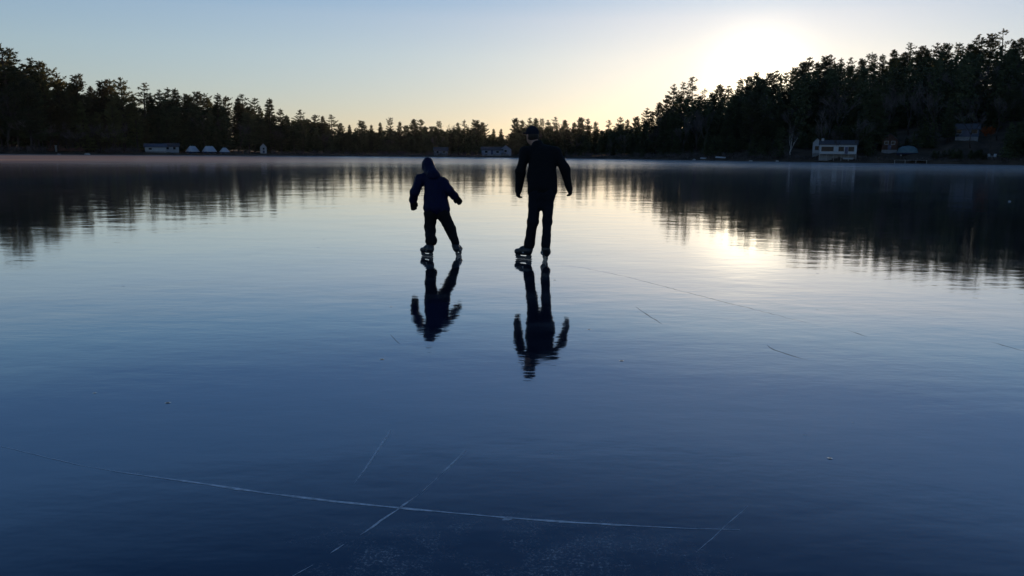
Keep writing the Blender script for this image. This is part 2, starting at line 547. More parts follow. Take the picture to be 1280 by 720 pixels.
def make_pine(seed, style):
    """20 m tall; styles: plumed (old tiered pine), cone (young dense), broad (rounded), sparse (open top)"""
    rnd = random.Random(seed)
    H = 20.0
    tr, cr = MB(), MB()
    lean = Vector((rnd.uniform(-.5, .5), rnd.uniform(-.5, .5), 0))
    pts = [Vector((0, 0, -1.0))] + [Vector((lean.x * t * t + rnd.uniform(-.08, .08), lean.y * t * t + rnd.uniform(-.08, .08), H * t)) for t in (.1, .25, .4, .55, .7, .82, .92, .985)]
    tr.tube(pts, [.34, .29, .26, .23, .19, .15, .11, .065, .03], 7)

    def axis(z):
        t = z / H
        return Vector((lean.x * t * t, lean.y * t * t, z))
    base = {'plumed': rnd.uniform(.22, .34), 'cone': rnd.uniform(.06, .14), 'broad': rnd.uniform(.15, .25), 'sparse': rnd.uniform(.3, .42)}[style]
    z = H * base
    while z < H * 0.985:
        t = (z / H - base) / (1 - base)
        if style == 'plumed':
            Lb = (3.9 * (1 - t) ** .7 + .8) * rnd.uniform(.65, 1.15)
            if t < .2: Lb *= .75
        elif style == 'cone':
            Lb = (3.3 * (1 - t) + .35) * rnd.uniform(.8, 1.1)
        elif style == 'broad':
            Lb = (4.3 * (1 - t) ** .6 + .35) * rnd.uniform(.6, 1.2)
        else:
            Lb = (2.9 * (1 - t) ** .5 + .7) * rnd.uniform(.5, 1.25)
        if style in ('plumed', 'sparse'): Lb *= min(1.0, (1 - t) * 4.5 + .28)
        nb = {'plumed': 5, 'cone': 6, 'broad': 6, 'sparse': 4}[style]
        a0 = rnd.uniform(0, 6.28)
        for k in range(nb):
            if rnd.random() < {'plumed': .14, 'cone': .06, 'broad': .1, 'sparse': .25}[style]:
                continue
            a = a0 + 6.283 * k / nb + rnd.uniform(-.4, .4)
            L = Lb * rnd.uniform(.6, 1.15)
            rise = {'plumed': .12 + .5 * t, 'cone': -.05 + .5 * t, 'broad': .15 + .6 * t, 'sparse': .15 + .45 * t}[style] + rnd.uniform(-.1, .1)
            o = axis(z + rnd.uniform(-.25, .25))
            d = Vector((math.cos(a), math.sin(a), 0))
            tip = o + d * L + Vector((0, 0, L * rise))
            mid = o + d * L * .5 + Vector((0, 0, L * rise * .3))
            r0 = .025 + .016 * L
            tr.tube([o, mid, tip], [r0, r0 * .6, r0 * .2], 3, False)
            ntf = max(3, int(L * {'plumed': 7.0, 'cone': 7.0, 'broad': 7.5, 'sparse': 5.5}[style]))
            for q in range(ntf):
                u = .22 + .8 * (q + rnd.random()) / ntf
                c = (o.lerp(mid, u * 2) if u < .5 else mid.lerp(tip, u * 2 - 1))
                side = Vector((-d.y, d.x, 0)) * rnd.gauss(0, .22 + .10 * L * (1 - abs(u - .55)))
                c = c + side + Vector((0, 0, rnd.uniform(-.12, .22)))
                tri_spikes(cr, c, 6, .50, .085, .38, d * 1.0, rnd)
        z += {'plumed': rnd.choice([.55, .7, .95, 1.3]), 'cone': rnd.uniform(.5, .75), 'broad': rnd.uniform(.55, .85), 'sparse': rnd.choice([.7, .9, 1.5])}[style]
    for q in range(10):
        tri_spikes(cr, axis(H * (0.94 + .065 * q / 10)), 4, .42, .07, 1.2, None, rnd)
    return tr.mesh('pine_trunk', M_bark, True), cr.mesh('pine_crown', M_needle)


def make_bare(seed, spread=1.0, leaf=None):
    """leafless broadleaf, 16 m tall"""
    rnd = random.Random(seed)
    tr, cr = MB(), MB()

    def grow(p, d, L, r, lev):
        d = d.normalized()
        q = p + d * L * .5 + Vector((rnd.gauss(0, 1), rnd.gauss(0, 1), 0)) * L * .05
        e = p + d * L
        (tr if lev < 3 else cr).tube([p, q, e], [r, r * .82, r * .62], 6 if lev == 0 else 3, lev == 0)
        if lev >= 4:
            for _ in range(5):
                dd = (d + Vector((rnd.gauss(0, .6), rnd.gauss(0, .6), rnd.gauss(.15, .5)))).normalized()
                s = dd.cross(Vector((rnd.random(), rnd.random(), rnd.random()))).normalized()
                ll = rnd.uniform(.6, 1.3); b = p.lerp(e, rnd.random()); w = .016
                k = len(cr.v)
                cr.v += [tuple(b - s * w), tuple(b + s * w), tuple(b + dd * ll)]
                cr.f.append((k, k + 1, k + 2))
                if leaf:
                    tri_spikes(cr, b + dd * ll * .7, 5, .34, .14, 0, None, rnd)
            return
        for k in range(3 if lev < 3 else 4):
            f = rnd.uniform(.55, 1.0) if k else 1.0
            a = rnd.uniform(0, 6.28)
            tilt = (.28 if k == 0 else rnd.uniform(.45, .9)) * spread
            s = Vector((math.cos(a), math.sin(a), 0))
            dd = d + s * tilt + Vector((0, 0, .18))
            grow(p.lerp(e, f), dd, L * rnd.uniform(.6, .78), r * rnd.uniform(.5, .68), lev + 1)
    grow(Vector((0, 0, -.6)), Vector((rnd.uniform(-.06, .06), rnd.uniform(-.06, .06), 1)), 6.2, .24, 0)
    return tr, cr


PINES = {}
for style, seeds in (('plumed', (11, 12, 13, 14, 15)), ('cone', (21, 22, 23)), ('broad', (31, 32, 33)), ('sparse', (41, 42, 43))):
    PINES[style] = [make_pine(s, style) for s in seeds]
BARES = []
for s in (51, 52, 53, 54):
    t_, c_ = make_bare(s)
    top = max(v[2] for v in c_.v)
    BARES.append((t_.mesh('bare_trunk', M_bark, True), c_.mesh('bare_crown', M_twig), top))

LIT_PINES = {}
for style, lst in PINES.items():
    LIT_PINES[style] = []
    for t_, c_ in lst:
        c2 = c_.copy(); c2.materials.clear(); c2.materials.append(M_lit_needle)
        LIT_PINES[style].append((t_, c2))


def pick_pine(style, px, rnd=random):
    """the pines on the left shore between the bank brush and the cottages get the crowns with sunlight painted into their colour"""
    return rnd.choice(LIT_PINES[style] if 52 < px < 188 else PINES[style])


LOOK = {'plumed': 'ragged tiered', 'cone': 'narrow pointed', 'broad': 'broad rounded', 'sparse': 'thin open'}


def put_tree(name, meshes, loc, height, h0, label, cat, group, widen=1.0):
    k = height / h0
    t = empty(name, loc, label, cat, group, random.uniform(0, 6.28))
    t.scale = (k * widen, k * widen, k)
    link('trunk', meshes[0], t)
    link('crown', meshes[1], t)
    return t


STANDS = [(-400, 60, 'of the tall far left stand'), (60, 115, 'above the reddish brush at left'), (115, 190, 'just left of the low white cottages'), (190, 300, 'behind the cottages and wrapped boats'),
          (300, 346, 'around the small white shed'), (346, 440, 'between the white shed and the child'), (440, 530, 'on the far shore just left of the child'), (530, 640, 'on the far shore between child and man'),
          (640, 705, "behind the man's head"), (705, 765, "just right of the man"), (765, 830, 'where the right hill starts rising'), (830, 882, 'on the spur left of the sun'),
          (882, 960, 'right under the setting sun'), (960, 1010, 'on the hill above the pale birch'), (1010, 1070, 'on the hill above the white cottage'), (1070, 1165, 'on the hill above the teal boat cover'),
          (1165, 1222, 'on the hill left of the russet tree'), (1222, 1700, 'on the hill above the russet tree')]


def stand(px):
    for a, b, t in STANDS:
        if a <= px < b:
            return t
    return STANDS[-1][2]


# (pixel x, pixel y of the top, style, metres behind the waterline, widen)
SKYLINE = [
    (-120, 70, 'plumed', 14, 1.1), (-70, 78, 'broad', 20, 1.1), (-28, 66, 'plumed', 12, 1.2),
    (18, 57, 'plumed', 14, 1.35), (0, 72, 'broad', 18, 1.1), (44, 75, 'sparse', 18, 1.1), (63, 78, 'broad', 14, .95), (82, 92, 'plumed', 14, .9), (103, 94, 'broad', 12, .9), (118, 108, 'cone', 16, 1.0),
    (134, 101, 'broad', 12, .95), (146, 100, 'plumed', 16, 1.0), (157, 98, 'plumed', 10, 1.0), (169, 118, 'cone', 10, .9), (183, 105, 'sparse', 22, 1.15), (193, 120, 'cone', 25, 1.), (204, 113, 'plumed', 22, .9), (214, 110, 'plumed', 26, 1.0),
    (224, 111, 'cone', 24, 1.1), (236, 118, 'broad', 26, 1.0), (250, 115, 'broad', 24, .95), (262, 117, 'plumed', 28, 1.), (274, 117, 'cone', 24, 1.1), (285, 120, 'plumed', 26, .9), (298, 122, 'cone', 24, 1.),
    (308, 119, 'sparse', 22, 1.2), (319, 123, 'plumed', 20, 1.), (329, 134, 'cone', 24, 1.), (339, 123, 'cone', 16, 1.15), (352, 136, 'plumed', 20, 1.0), (361, 144, 'cone', 24, 1.1), (378, 138, 'sparse', 20, 1.2), (395, 143, 'plumed', 24, 1.), (404, 145, 'cone', 24, 1.), (416, 144, 'sparse', 22, 1.2),
    (426, 154, 'broad', 30, 1.), (438, 156, 'cone', 30, 1.), (453, 151, 'broad', 28, 1.1), (466, 156, 'cone', 30, 1.), (477, 153, 'cone', 30, 1.), (487, 147, 'plumed', 28, .9), (499, 152, 'cone', 30, 1.1), (509, 157, 'broad', 30, 1.1),
    (518, 149, 'broad', 28, .9), (527, 149, 'plumed', 30, 1.0), (548, 151, 'plumed', 26, 1.), (573, 153, 'cone', 28, 1.), (581, 150, 'sparse', 30, 1.2), (595, 150, 'broad', 26, 1.25), (604, 153, 'broad', 30, 1.), (617, 161, 'cone', 32, .9), (626, 161, 'cone', 32, .9),
    (645, 148, 'broad', 26, .85), (653, 150, 'plumed', 30, .8), (662, 147, 'plumed', 28, .85), (669, 148, 'broad', 30, .8), (676, 148, 'plumed', 26, .8), (685, 150, 'plumed', 28, .8), (692, 147, 'sparse', 28, 1.), (706, 150, 'broad', 28, .8),
    (716, 153, 'cone', 30, 1.1), (724, 147, 'broad', 26, .85), (734, 148, 'plumed', 28, .9), (745, 152, 'cone', 28, 1.2), (759, 151, 'sparse', 26, 1.15), (774, 146, 'plumed', 28, 1.), (783, 149, 'cone', 30, 1.1), (795, 146, 'broad', 30, .9),
    (807, 135, 'plumed', 32, .9), (814, 139, 'cone', 36, 1.), (823, 128, 'broad', 38, .8), (831, 120, 'plumed', 40, .8), (839, 106, 'plumed', 44, .75), (853, 104, 'sparse', 48, 1.0), (863, 98, 'sparse', 46, 1.1), (871, 120, 'broad', 48, .8), (878, 111, 'sparse', 52, .9),
    (887, 116, 'broad', 54, .9), (894, 106, 'broad', 56, .9), (906, 107, 'plumed', 60, .9), (919, 98, 'cone', 64, 1.2), (930, 108, 'broad', 62, .8), (933, 96, 'broad', 66, .9), (940, 91, 'broad', 68, .7), (943, 97, 'cone', 58, 1.2), (947, 98, 'broad', 55, 1.0), (951, 99, 'cone', 60, 1.2), (956, 91, 'broad', 66, .95), (964, 88, 'plumed', 70, .8), (974, 90, 'plumed', 74, .8), (985, 85, 'broad', 74, .9),  # three of these pines, right in line with the sun, added to block its glint
    (995, 78, 'broad', 78, .9), (1003, 72, 'plumed', 80, .9), (1014, 78, 'cone', 82, 1.), (1023, 70, 'broad', 84, .9), (1030, 70, 'plumed', 86, .8), (1043, 73, 'plumed', 86, .8), (1056, 73, 'sparse', 88, 1.0), (1068, 74, 'broad', 88, .8), (1081, 66, 'plumed', 92, .9), (1095, 68, 'cone', 92, 1.2),
    (1109, 62, 'cone', 94, 1.3), (1119, 66, 'broad', 94, .9), (1128, 55, 'sparse', 96, 1.1), (1139, 58, 'broad', 98, 1.), (1149, 61, 'cone', 98, 1.2), (1159, 55, 'plumed', 100, 1.), (1168, 55, 'broad', 100, .9), (1184, 54, 'plumed', 100, 1.), (1198, 56, 'broad', 102, 1.), (1209, 44, 'plumed', 104, .95),
    (1224, 43, 'broad', 104, .9), (1239, 37, 'sparse', 106, 1.1), (1250, 52, 'cone', 106, 1.2), (1260, 49, 'broad', 106, 1.), (1275, 45, 'plumed', 106, 1.), (1300, 42, 'broad', 106, 1.), (1330, 44, 'plumed', 106, 1.), (1365, 40, 'broad', 106, 1.1), (1410, 44, 'plumed', 106, 1.1),
]
ORD = ['first', 'second', 'third', 'fourth', 'fifth', 'sixth', 'seventh', 'eighth', 'ninth', 'tenth', 'eleventh', 'twelfth', 'thirteenth', 'fourteenth']
by_stand = {}
for row in sorted(SKYLINE):
    by_stand.setdefault(stand(row[0]), []).append(row)


def tree_height(px, py, s):
    loc = place(px, s)
    d = ray(px, py)
    r = math.hypot(loc.x, loc.y)
    return loc, CAM_Z + d.z / math.hypot(d.x, d.y) * r - loc.z


for st, rows in by_stand.items():
    # the highest rise above its neighbours is named by that; the others by their order along the skyline
    top = min(rows, key=lambda r: r[1])
    for i, (px, py, style, s, wd) in enumerate(rows):
        loc, h = tree_height(px, py, s)
        if (px, py) == (top[0], top[1]):
            lab = f'highest reaching {LOOK[style]} pine {st}'
        else:
            lab = f'{LOOK[style]} pine, {ORD[i]} from left, skyline {st}'
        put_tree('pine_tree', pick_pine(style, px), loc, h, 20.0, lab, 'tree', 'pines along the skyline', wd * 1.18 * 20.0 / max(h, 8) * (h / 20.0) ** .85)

_kx = np.array([r[0] for r in sorted(SKYLINE)], float)
_ky = np.array([r[1] for r in sorted(SKYLINE)], float)


def sky_y(px):
    return float(np.interp(px, _kx, _ky))


# shaded trees standing in front of the skyline ones
rr = random.Random(99)
px = -140.0
while px < 1420:
    step = rr.uniform(9, 17)
    px += step
    depth = 4 if px < 190 else (9 if px < 780 else 6)
    s_sky = float(np.interp(px, [r[0] for r in sorted(SKYLINE)], [r[3] for r in sorted(SKYLINE)]))
    for row in range(1 if px < 800 else 2):
        s = rr.uniform(depth, max(depth + 3, s_sky * .45)) if row == 0 else rr.uniform(s_sky * .45, s_sky * .8)
        if 176 < px < 292 and s < 12: s = rr.uniform(12, 20)
        if 316 < px < 342 and s < 11: s = 13
        if 1000 < px < 1078 and s < 16: s = rr.uniform(16, 26)
        if 1095 < px < 1165 and s < 14: s = rr.uniform(14, 24)
        if 1196 < px < 1220 and s < 31: s = rr.uniform(31, 40)
        if 1226 < px < 1250 and s < 14: s = rr.uniform(14, 24)
        base_y = 193 + (px - 640) * .0105 + 4
        frac = rr.uniform(.5, .82) if row == 0 else rr.uniform(.72, .9)
        py = base_y - (base_y - sky_y(px) - 4) * frac
        q = px + rr.uniform(-4, 4)
        loc, h = tree_height(q, py, s)
        if h < 4: continue
        st = stand(q)
        if rr.random() < (.22 if px < 130 else .16 if px < 800 else .55):
            h = min(h, 17)
            b = rr.choice(BARES)
            put_tree('bare_tree', b, loc, h, b[2], f'leafless tree among the shaded front trees {st}', 'tree', f'leafless trees {st}', 1.0)
        else:
            style = rr.choice(['plumed', 'cone', 'broad', 'broad'])
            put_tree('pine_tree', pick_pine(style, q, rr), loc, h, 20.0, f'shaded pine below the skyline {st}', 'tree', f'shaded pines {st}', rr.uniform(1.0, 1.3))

bare2 = []
for t_, c_, top_ in BARES:
    c2 = c_.copy(); c2.materials.clear(); c2.materials.append(M_grey_twig)
    bare2.append((t_, c2, top_))
for i in range(12):
    q = 46 + i * 9.5 + rr.uniform(-3, 3)
    bb = bare2[i % 4]
    put_tree('bare_tree', bb, place(q, rr.uniform(2.5, 5)), rr.uniform(6, 10), bb[2], 'low leafless grey brown tree at the foot of the left pines', 'tree', 'leafless trees at the foot of the left pines', 1.5)

# single trees that stand out
b = make_bare(77, .7)
bt = max(v[2] for v in b[1].v)
put_tree('birch_tree', (b[0].mesh('birch_trunk', M_birch, True), b[1].mesh('birch_crown', M_twig)), place(988, 5), 11.0, bt, 'pale barked birch leaning on the shore left of the white cottage', 'tree', None)
b = make_bare(78, 1.0, True)
bt = max(v[2] for v in b[1].v)
put_tree('russet_tree', (b[0].mesh('russet_trunk', M_bark, True), b[1].mesh('russet_crown', M_russet)), place(1238, 9), 7.6, bt, 'small tree still holding russet orange leaves near the right edge', 'tree', None)
for i, (qx, h, lab) in enumerate(((560, 14.5, 'taller leafless tree showing grey twigs on the far skyline right of the child'), (541, 12.5, 'shorter leafless tree with grey twigs on far skyline above the child'))):
    bb = BARES[i]
    put_tree('bare_tree', bb, place(qx, 30), h, bb[2], lab, 'tree', None)

for i, (qx, s_, h, lab) in enumerate(((1026, 3.2, 15, 'tall leafless tree in front of the left end of the white cottage'), (1045, 2.6, 9, 'short leafless tree in front of the white cottage windows'), (1068, 3.4, 12, 'leafless tree at the right end of the white cottage'), (1212, 14, 11, 'leafless tree partly hiding the slate blue cottage'))):
    bb = BARES[(i + 2) % 4]
    put_tree('bare_tree', bb, place(qx, s_), h, bb[2], lab, 'tree', None)

# the mass of forest behind and between, as one
def quads_mesh(name, V, F, mat):
    me = bpy.data.meshes.new(name)
    me.vertices.add(len(V)); me.vertices.foreach_set('co', V.astype(np.float32).ravel())
    me.loops.add(F.size); me.loops.foreach_set('vertex_index', F.astype(np.int32).ravel())
    me.polygons.add(len(F)); me.polygons.foreach_set('loop_start', np.arange(0, F.size, 4, dtype=np.int32))
    me.update(calc_edges=True); me.validate()
    me.materials.append(mat)
    return me


wv_, wf_ = [], []
light = []
for seed in (61, 62, 63, 64):
    rnd = random.Random(seed)
    m = MB()
    z = .8
    while z < 19.6:
        t = z / 20
        for k in range(5):
            a = rnd.uniform(0, 6.28); L = (3.6 * (1 - t) ** .6 + .5) * rnd.uniform(.5, 1.15)
            for q in range(max(1, int(L * .8))):
                u = (q + rnd.random()) / max(1, int(L * .8))
                tri_spikes(m, Vector((math.cos(a) * L * u, math.sin(a) * L * u, z + L * u * .2)), 5, .85, .24, .3, None, rnd)
        z += .75
    light.append((np.array(m.v), np.array([f for f in m.f if len(f) == 4])))
fk = 0
_sx = np.array([r[0] for r in sorted(SKYLINE)], float); _ss = np.array([r[3] for r in sorted(SKYLINE)], float)
for i in range(1800):
    q = rr.uniform(-420, 1700) if i < 1150 else (rr.uniform(370, 800) if i < 1500 else rr.uniform(790, 1460))
    s_sky = float(np.interp(q, _sx, _ss))
    s = s_sky * rr.uniform(.25, 1.05) + rr.uniform(0, 20) + (6 if q < 800 else 0)
    if 176 < q < 292: s = max(s, 16)
    if 1000 < q < 1078: s = max(s, 17)
    if 1095 < q < 1165: s = max(s, 15)
    if 1194 < q < 1222: s = max(s, 32)
    if 1224 < q < 1252: s = max(s, 15)
    ysk = max(sky_y(q - 9), sky_y(q - 4), sky_y(q), sky_y(q + 4), sky_y(q + 9))
    base_y = 193 + (q - 640) * .0105
    gap = rr.uniform(6, 11) if 415 < q < 800 else rr.uniform(4, 9)
    py = base_y - (base_y - ysk - gap) * rr.uniform(.72, 1.0)
    if i >= 1500:
        s = rr.uniform(2.5, 24)
        if 1000 < q < 1078: s = max(s, 17)
        elif 1095 < q < 1165: s = max(s, 15)
        elif 1165 <= q < 1236 and s > 7: s = rr.uniform(2, 6)
        elif 1236 <= q < 1252: continue
        if 978 < q < 996: continue
        py = base_y - rr.uniform(.12, .35) * (base_y - ysk)
    loc, h = tree_height(q, py, s)
    if h < (2 if i >= 1500 else 3.5): continue
    h = min(h, 27 if i < 1500 else (11 if not 1165 <= q < 1236 else 1.8))
    V, F = rr.choice(light)
    a = rr.uniform(0, 6.28); k = h / 20; kw = k ** .6 * rr.uniform(1.0, 1.4)
    R = np.array([[math.cos(a) * kw, -math.sin(a) * kw, 0], [math.sin(a) * kw, math.cos(a) * kw, 0], [0, 0, k]])
    wv_.append(V @ R.T + np.array(loc)); wf_.append(F + fk)
    fk += len(V)
tag(link('woods', quads_mesh('woods', np.concatenate(wv_), np.concatenate(wf_), M_needle)), 'dark mass of conifers filling the forest behind the shoreline trees', kind='stuff')

# brush along the waterline
bmb = MB()
for i in range(1500):
    q = rr.uniform(-180, 1460)
    if 60 < q < 118: continue
    s = rr.uniform(.8, 7) if q < 1000 else rr.uniform(.8, 4.0)
    if (176 < q < 292 or 316 < q < 340) and s < 7: continue
    c = place(q, s)
    hh = rr.uniform(.5, 2.2) if q < 1000 else rr.uniform(.2, .8)
    for k in range(9):
        d = Vector((rr.gauss(0, .45), rr.gauss(0, .45), 1)).normalized() * hh * rr.uniform(.5, 1.1)
        sd = Vector((rr.gauss(0, 1), rr.gauss(0, 1), 0)).normalized() * rr.uniform(.02, .06)
        bmb.add([tuple(c - sd), tuple(c + sd), tuple(c + d)], [(0, 1, 2)])
        tri_spikes(bmb, c + d * rr.uniform(.4, .9), 2, hh * .35, .07, .4, None, rr)
tag(bmb.build('undergrowth', M_twig), 'low dark brush and dead grass along the waterline', kind='stuff')

# reddish brush on the left bank, each bush a thing
lab_b = ['low reddish brush bush between the two pale boulders, left one', 'widest reddish brown bush in the middle of the left bank', 'reddish bush beside the right pale boulder', 'greyish pink bush standing tallest behind the left bank brush', 'small dull red bush at the left end of the bank brush']
for i, (qx, s, h, w) in enumerate(((79, 2.2, 1.8, 2.2), (90, 2.5, 1.6, 3.2), (101, 2.2, 1.7, 2.4), (68, 6.0, 5.0, 3.6), (64, 2.4, 1.3, 1.6))):
    m, sm = MB(), MB()
    for k in range(240):
        a = rr.uniform(0, 6.28); ru = rr.random()
        c = Vector((math.cos(a) * w * .5 * ru, math.sin(a) * w * .35 * ru, 0))
        tip = c + Vector((rr.gauss(0, .25), rr.gauss(0, .25), 1)).normalized() * h * rr.uniform(.45, 1.05) * (1 - .35 * ru)
        sd = Vector((rr.gauss(0, 1), rr.gauss(0, 1), 0)).normalized() * .03
        m.add([tuple(c.lerp(tip, .3) - sd), tuple(c.lerp(tip, .3) + sd), tuple(tip)], [(0, 1, 2)])
        tri_spikes(m, c.lerp(tip, rr.uniform(.4, .95)), 2, .35, .06, .5, None, rr)
        if k % 20 == 0:
            sm.tube([c, tip], [.03, .01], 4)
    t = empty('bush', place(qx, s), lab_b[i], 'bush', 'reddish bushes on the left bank')
    m.build('twigs', M_brush, t)
    sm.build('stems', M_bark, t)


# boulders
def boulder(seed, loc, r, label, group):
    rnd = random.Random(seed)
    v, f = [], []
    nu, nv = 12, 8
    for j in range(nv + 1):
        ph = math.pi * j / nv
        for i in range(nu):
            th = 2 * math.pi * i / nu
            d = Vector((math.sin(ph) * math.cos(th), math.sin(ph) * math.sin(th), math.cos(ph)))
            k = r * (1 + .18 * math.sin(3 * d.x + seed) * math.cos(4 * d.y) + .12 * math.sin(7 * d.z + 2 * d.x + seed) + rnd.uniform(-.04, .04))
            v.append((d.x * k * 1.25, d.y * k, d.z * k * .75))
    for j in range(nv):
        for i in range(nu):
            f.append((j * nu + i, (j + 1) * nu + i, (j + 1) * nu + (i + 1) % nu, j * nu + (i + 1) % nu))
    o = link('boulder', build_mesh('boulder', v, f, M_rock, True), None, Vector(loc) + Vector((0, 0, r * .35)))
    return tag(o, label, 'boulder', group)


boulder(3, place(74, -1.2), .55, 'pale boulder on the ice edge at the left end of the reddish brush', 'pale boulders on the shore')
boulder(5, place(109, -.8), .65, 'pale boulder on the ice edge at the right end of the reddish brush', 'pale boulders on the shore')
boulder(8, place(868, -.6), .5, 'small pale boulder left of the two overturned white boats', 'pale boulders on the shore')
boulder(9, place(972, -.4), .4, 'small dull boulder at the waterline below the pale birch', 'pale boulders on the shore')
boulder(11, place(939, -.6), .45, 'dim grey boulder at waterline between overturned boats and birch', 'pale boulders on the shore')
# pale post on the left bank
t = empty('post', place(70.6, 3.0), 'pale upright post in the dark brush at the left bank', 'post')
MB().box(-.18, .18, -.18, .18, -.4, 1.75).build('post', M_wood, t)
MB().box(-.26, .26, -.26, .26, 1.752, 1.85).build('cap', M_white, t)


# ------------------------------------------------------------------ buildings, boats, dock
def house(name, loc, w, d, h, rh, label, cat, wall_m, windows=(), doors=(), gable_front=False, chimney=None, trim=None, deck=False, roof_m=None, group=None, found=.5):
    """front faces the lake (towards the viewer's origin); local -Y is the front"""
    rz = math.atan2(-loc.x, loc.y)
    t = empty(name, loc, label, cat, group, rz)
    roof_m = roof_m or M_roof
    MB().box(-w / 2 + .05, w / 2 - .05, -d / 2 + .05, d / 2 - .05, -1.5, found).build('foundation', M_concrete, t)
    wm = MB()
    z0, z1 = found + .003, found + h
    if gable_front:
        for y in (-d / 2, d / 2):
            vv = [(-w / 2, y, z0), (w / 2, y, z0), (w / 2, y, z1), (0, y, z1 + rh), (-w / 2, y, z1)]
            wm.add(vv, [(0, 1, 2, 3, 4)] if y < 0 else [(4, 3, 2, 1, 0)])
        wm.add([(-w / 2, -d / 2, z0), (-w / 2, d / 2, z0), (-w / 2, d / 2, z1), (-w / 2, -d / 2, z1)], [(0, 3, 2, 1)])
        wm.add([(w / 2, -d / 2, z0), (w / 2, d / 2, z0), (w / 2, d / 2, z1), (w / 2, -d / 2, z1)], [(0, 1, 2, 3)])
    else:
        for x in (-w / 2, w / 2):
            vv = [(x, -d / 2, z0), (x, d / 2, z0), (x, d / 2, z1), (x, 0, z1 + rh), (x, -d / 2, z1)]
            wm.add(vv, [(0, 1, 2, 3, 4)] if x > 0 else [(4, 3, 2, 1, 0)])
        wm.add([(-w / 2, -d / 2, z0), (w / 2, -d / 2, z0), (w / 2, -d / 2, z1), (-w / 2, -d / 2, z1)], [(0, 1, 2, 3)])
        wm.add([(-w / 2, d / 2, z0), (w / 2, d / 2, z0), (w / 2, d / 2, z1), (-w / 2, d / 2, z1)], [(3, 2, 1, 0)])
    wm.build('wall', wall_m, t)
    r = MB()
    e, th = .35, .14
    hw = (w if gable_front else d) / 2
    ln = (d if gable_front else w) / 2 + e
    k = rh / hw
    for sgn in (-1, 1):
        pr = [(0, z1 + rh + .01), (sgn * (hw + e), z1 - k * e + .01), (sgn * (hw + e), z1 - k * e + th + .01), (0, z1 + rh + th + .01)]
        vv = []
        for yy in (-ln, ln):
            for a, z in pr:
                vv.append((a, yy, z) if gable_front else (yy, a, z))
        r.add(vv, [(0, 1, 2, 3), (7, 6, 5, 4), (0, 4, 5, 1), (1, 5, 6, 2), (2, 6, 7, 3), (3, 7, 4, 0)])
    rf = r.build('roof', roof_m, t)
    if chimney:
        cx, cy, ch = chimney
        MB().box(cx - .35, cx + .35, cy - .35, cy + .35, z1 + rh * .3, z1 + rh + ch).build('chimney', M_white, rf)
    yf = -d / 2
    for (wx, wz, ww, wh) in windows:
        f = MB()
        b = .09
        f.box(wx - ww / 2 - b, wx + ww / 2 + b, yf - .06, yf - .003, wz - b, wz)
        f.box(wx - ww / 2 - b, wx + ww / 2 + b, yf - .06, yf - .003, wz + wh, wz + wh + b)
        f.box(wx - ww / 2 - b, wx - ww / 2, yf - .06, yf - .003, wz, wz + wh)
        f.box(wx + ww / 2, wx + ww / 2 + b, yf - .06, yf - .003, wz, wz + wh)
        wo = f.build('window', trim or M_white, t)
        MB().box(wx - ww / 2 + .002, wx + ww / 2 - .002, yf - .03, yf - .004, wz + .002, wz + wh - .002).build('pane', M_glass, wo)
    for (dx, dz, dw, dh) in doors:
        do = MB().box(dx - dw / 2, dx + dw / 2, yf - .06, yf - .003, dz, dz + dh).build('door', M_hull, t)
        MB().box(dx + dw * .3, dx + dw * .3 + .08, yf - .13, yf - .062, dz + .95, dz + 1.05).build('handle', M_wood, do)
    if deck:
        dk = MB()
        dk.box(-w / 2, w / 2, yf - 2.2, yf - .07, found - .14, found)
        for x in np.linspace(-w / 2 + .1, w / 2 - .1, 6):
            dk.box(x - .07, x + .07, yf - 2.18, yf - 2.04, -1.5, found - .142)
        dk.build('deck', M_wood, t)
    return t


house('cottage', place(1047, 6.2), 10.2, 7, 2.7, 1.2, 'white lakeside cottage with a band of dark picture windows', 'cottage', M_white,
      [(-2.9, 1.25, 3.4, 1.35), (.9, 1.25, 1.5, 1.35), (3.6, 1.25, 1.6, 1.35)], [(2.3, .52, .85, 2.0)], chimney=(-4.4, -.5, .6), deck=True, found=.55)
house('shed', place(1020.5, 7.5), 2.5, 3.5, 3.3, 1.3, 'narrow white gabled shed close beside the white lakeside cottage', 'shed', M_white, [(0, 1.5, 1.1, 1.2)], [], gable_front=True, found=.5)
house('cottage', place(1206, 24), 6.0, 5, 2.2, 1.5, 'dark slate blue cottage half hidden in the trees left of the russet tree', 'cottage', M_slate, [(-2, 1.4, 1.2, 1.1), (1.8, 1.4, 1.6, 1.1)], [(0, .5, .9, 2)], trim=M_bluegrey)
house('cabin', place(1111, 11), 4.2, 4.5, 2.9, 1.8, 'brown cabin left of the teal boat cover with two pale upper windows', 'cabin', M_brown, [(-.9, 2.1, .9, .9), (.9, 2.1, .9, .9)], [(0, .5, .9, 1.5)], gable_front=True)
house('cottage', place(195, 5), 6.3, 4, 1.4, .9, 'long low white cottage with dark roof near the waterline', 'cottage', M_white, [(-1.6, .75, .9, .55)], [], roof_m=M_slate, found=.3)
house('cottage', place(214, 11), 5.0, 4, 1.9, 1.0, 'pale square cottage behind the long low white cottage', 'cottage', M_white, [(-1, 1.3, .8, .8), (1.1, 1.3, .8, .8)], [], found=.4)
house('shed', place(329.5, 6), 2.2, 3, 2.2, 1.3, 'small narrow white shed alone on the left shore', 'shed', M_white, [(.1, 1.5, .6, .7)], [(.1, .32, .7, .9)], gable_front=True, found=.3)
house('cottage', place(615, 7), 9, 6, 1.9, 1.3, 'dim pale cottage on the far shore between child and man', 'cottage', M_bluegrey, [(-2.5, 1.2, 1.2, .9), (2.4, 1.2, 1.2, .9)], [(0, .5, .9, 1.8)])
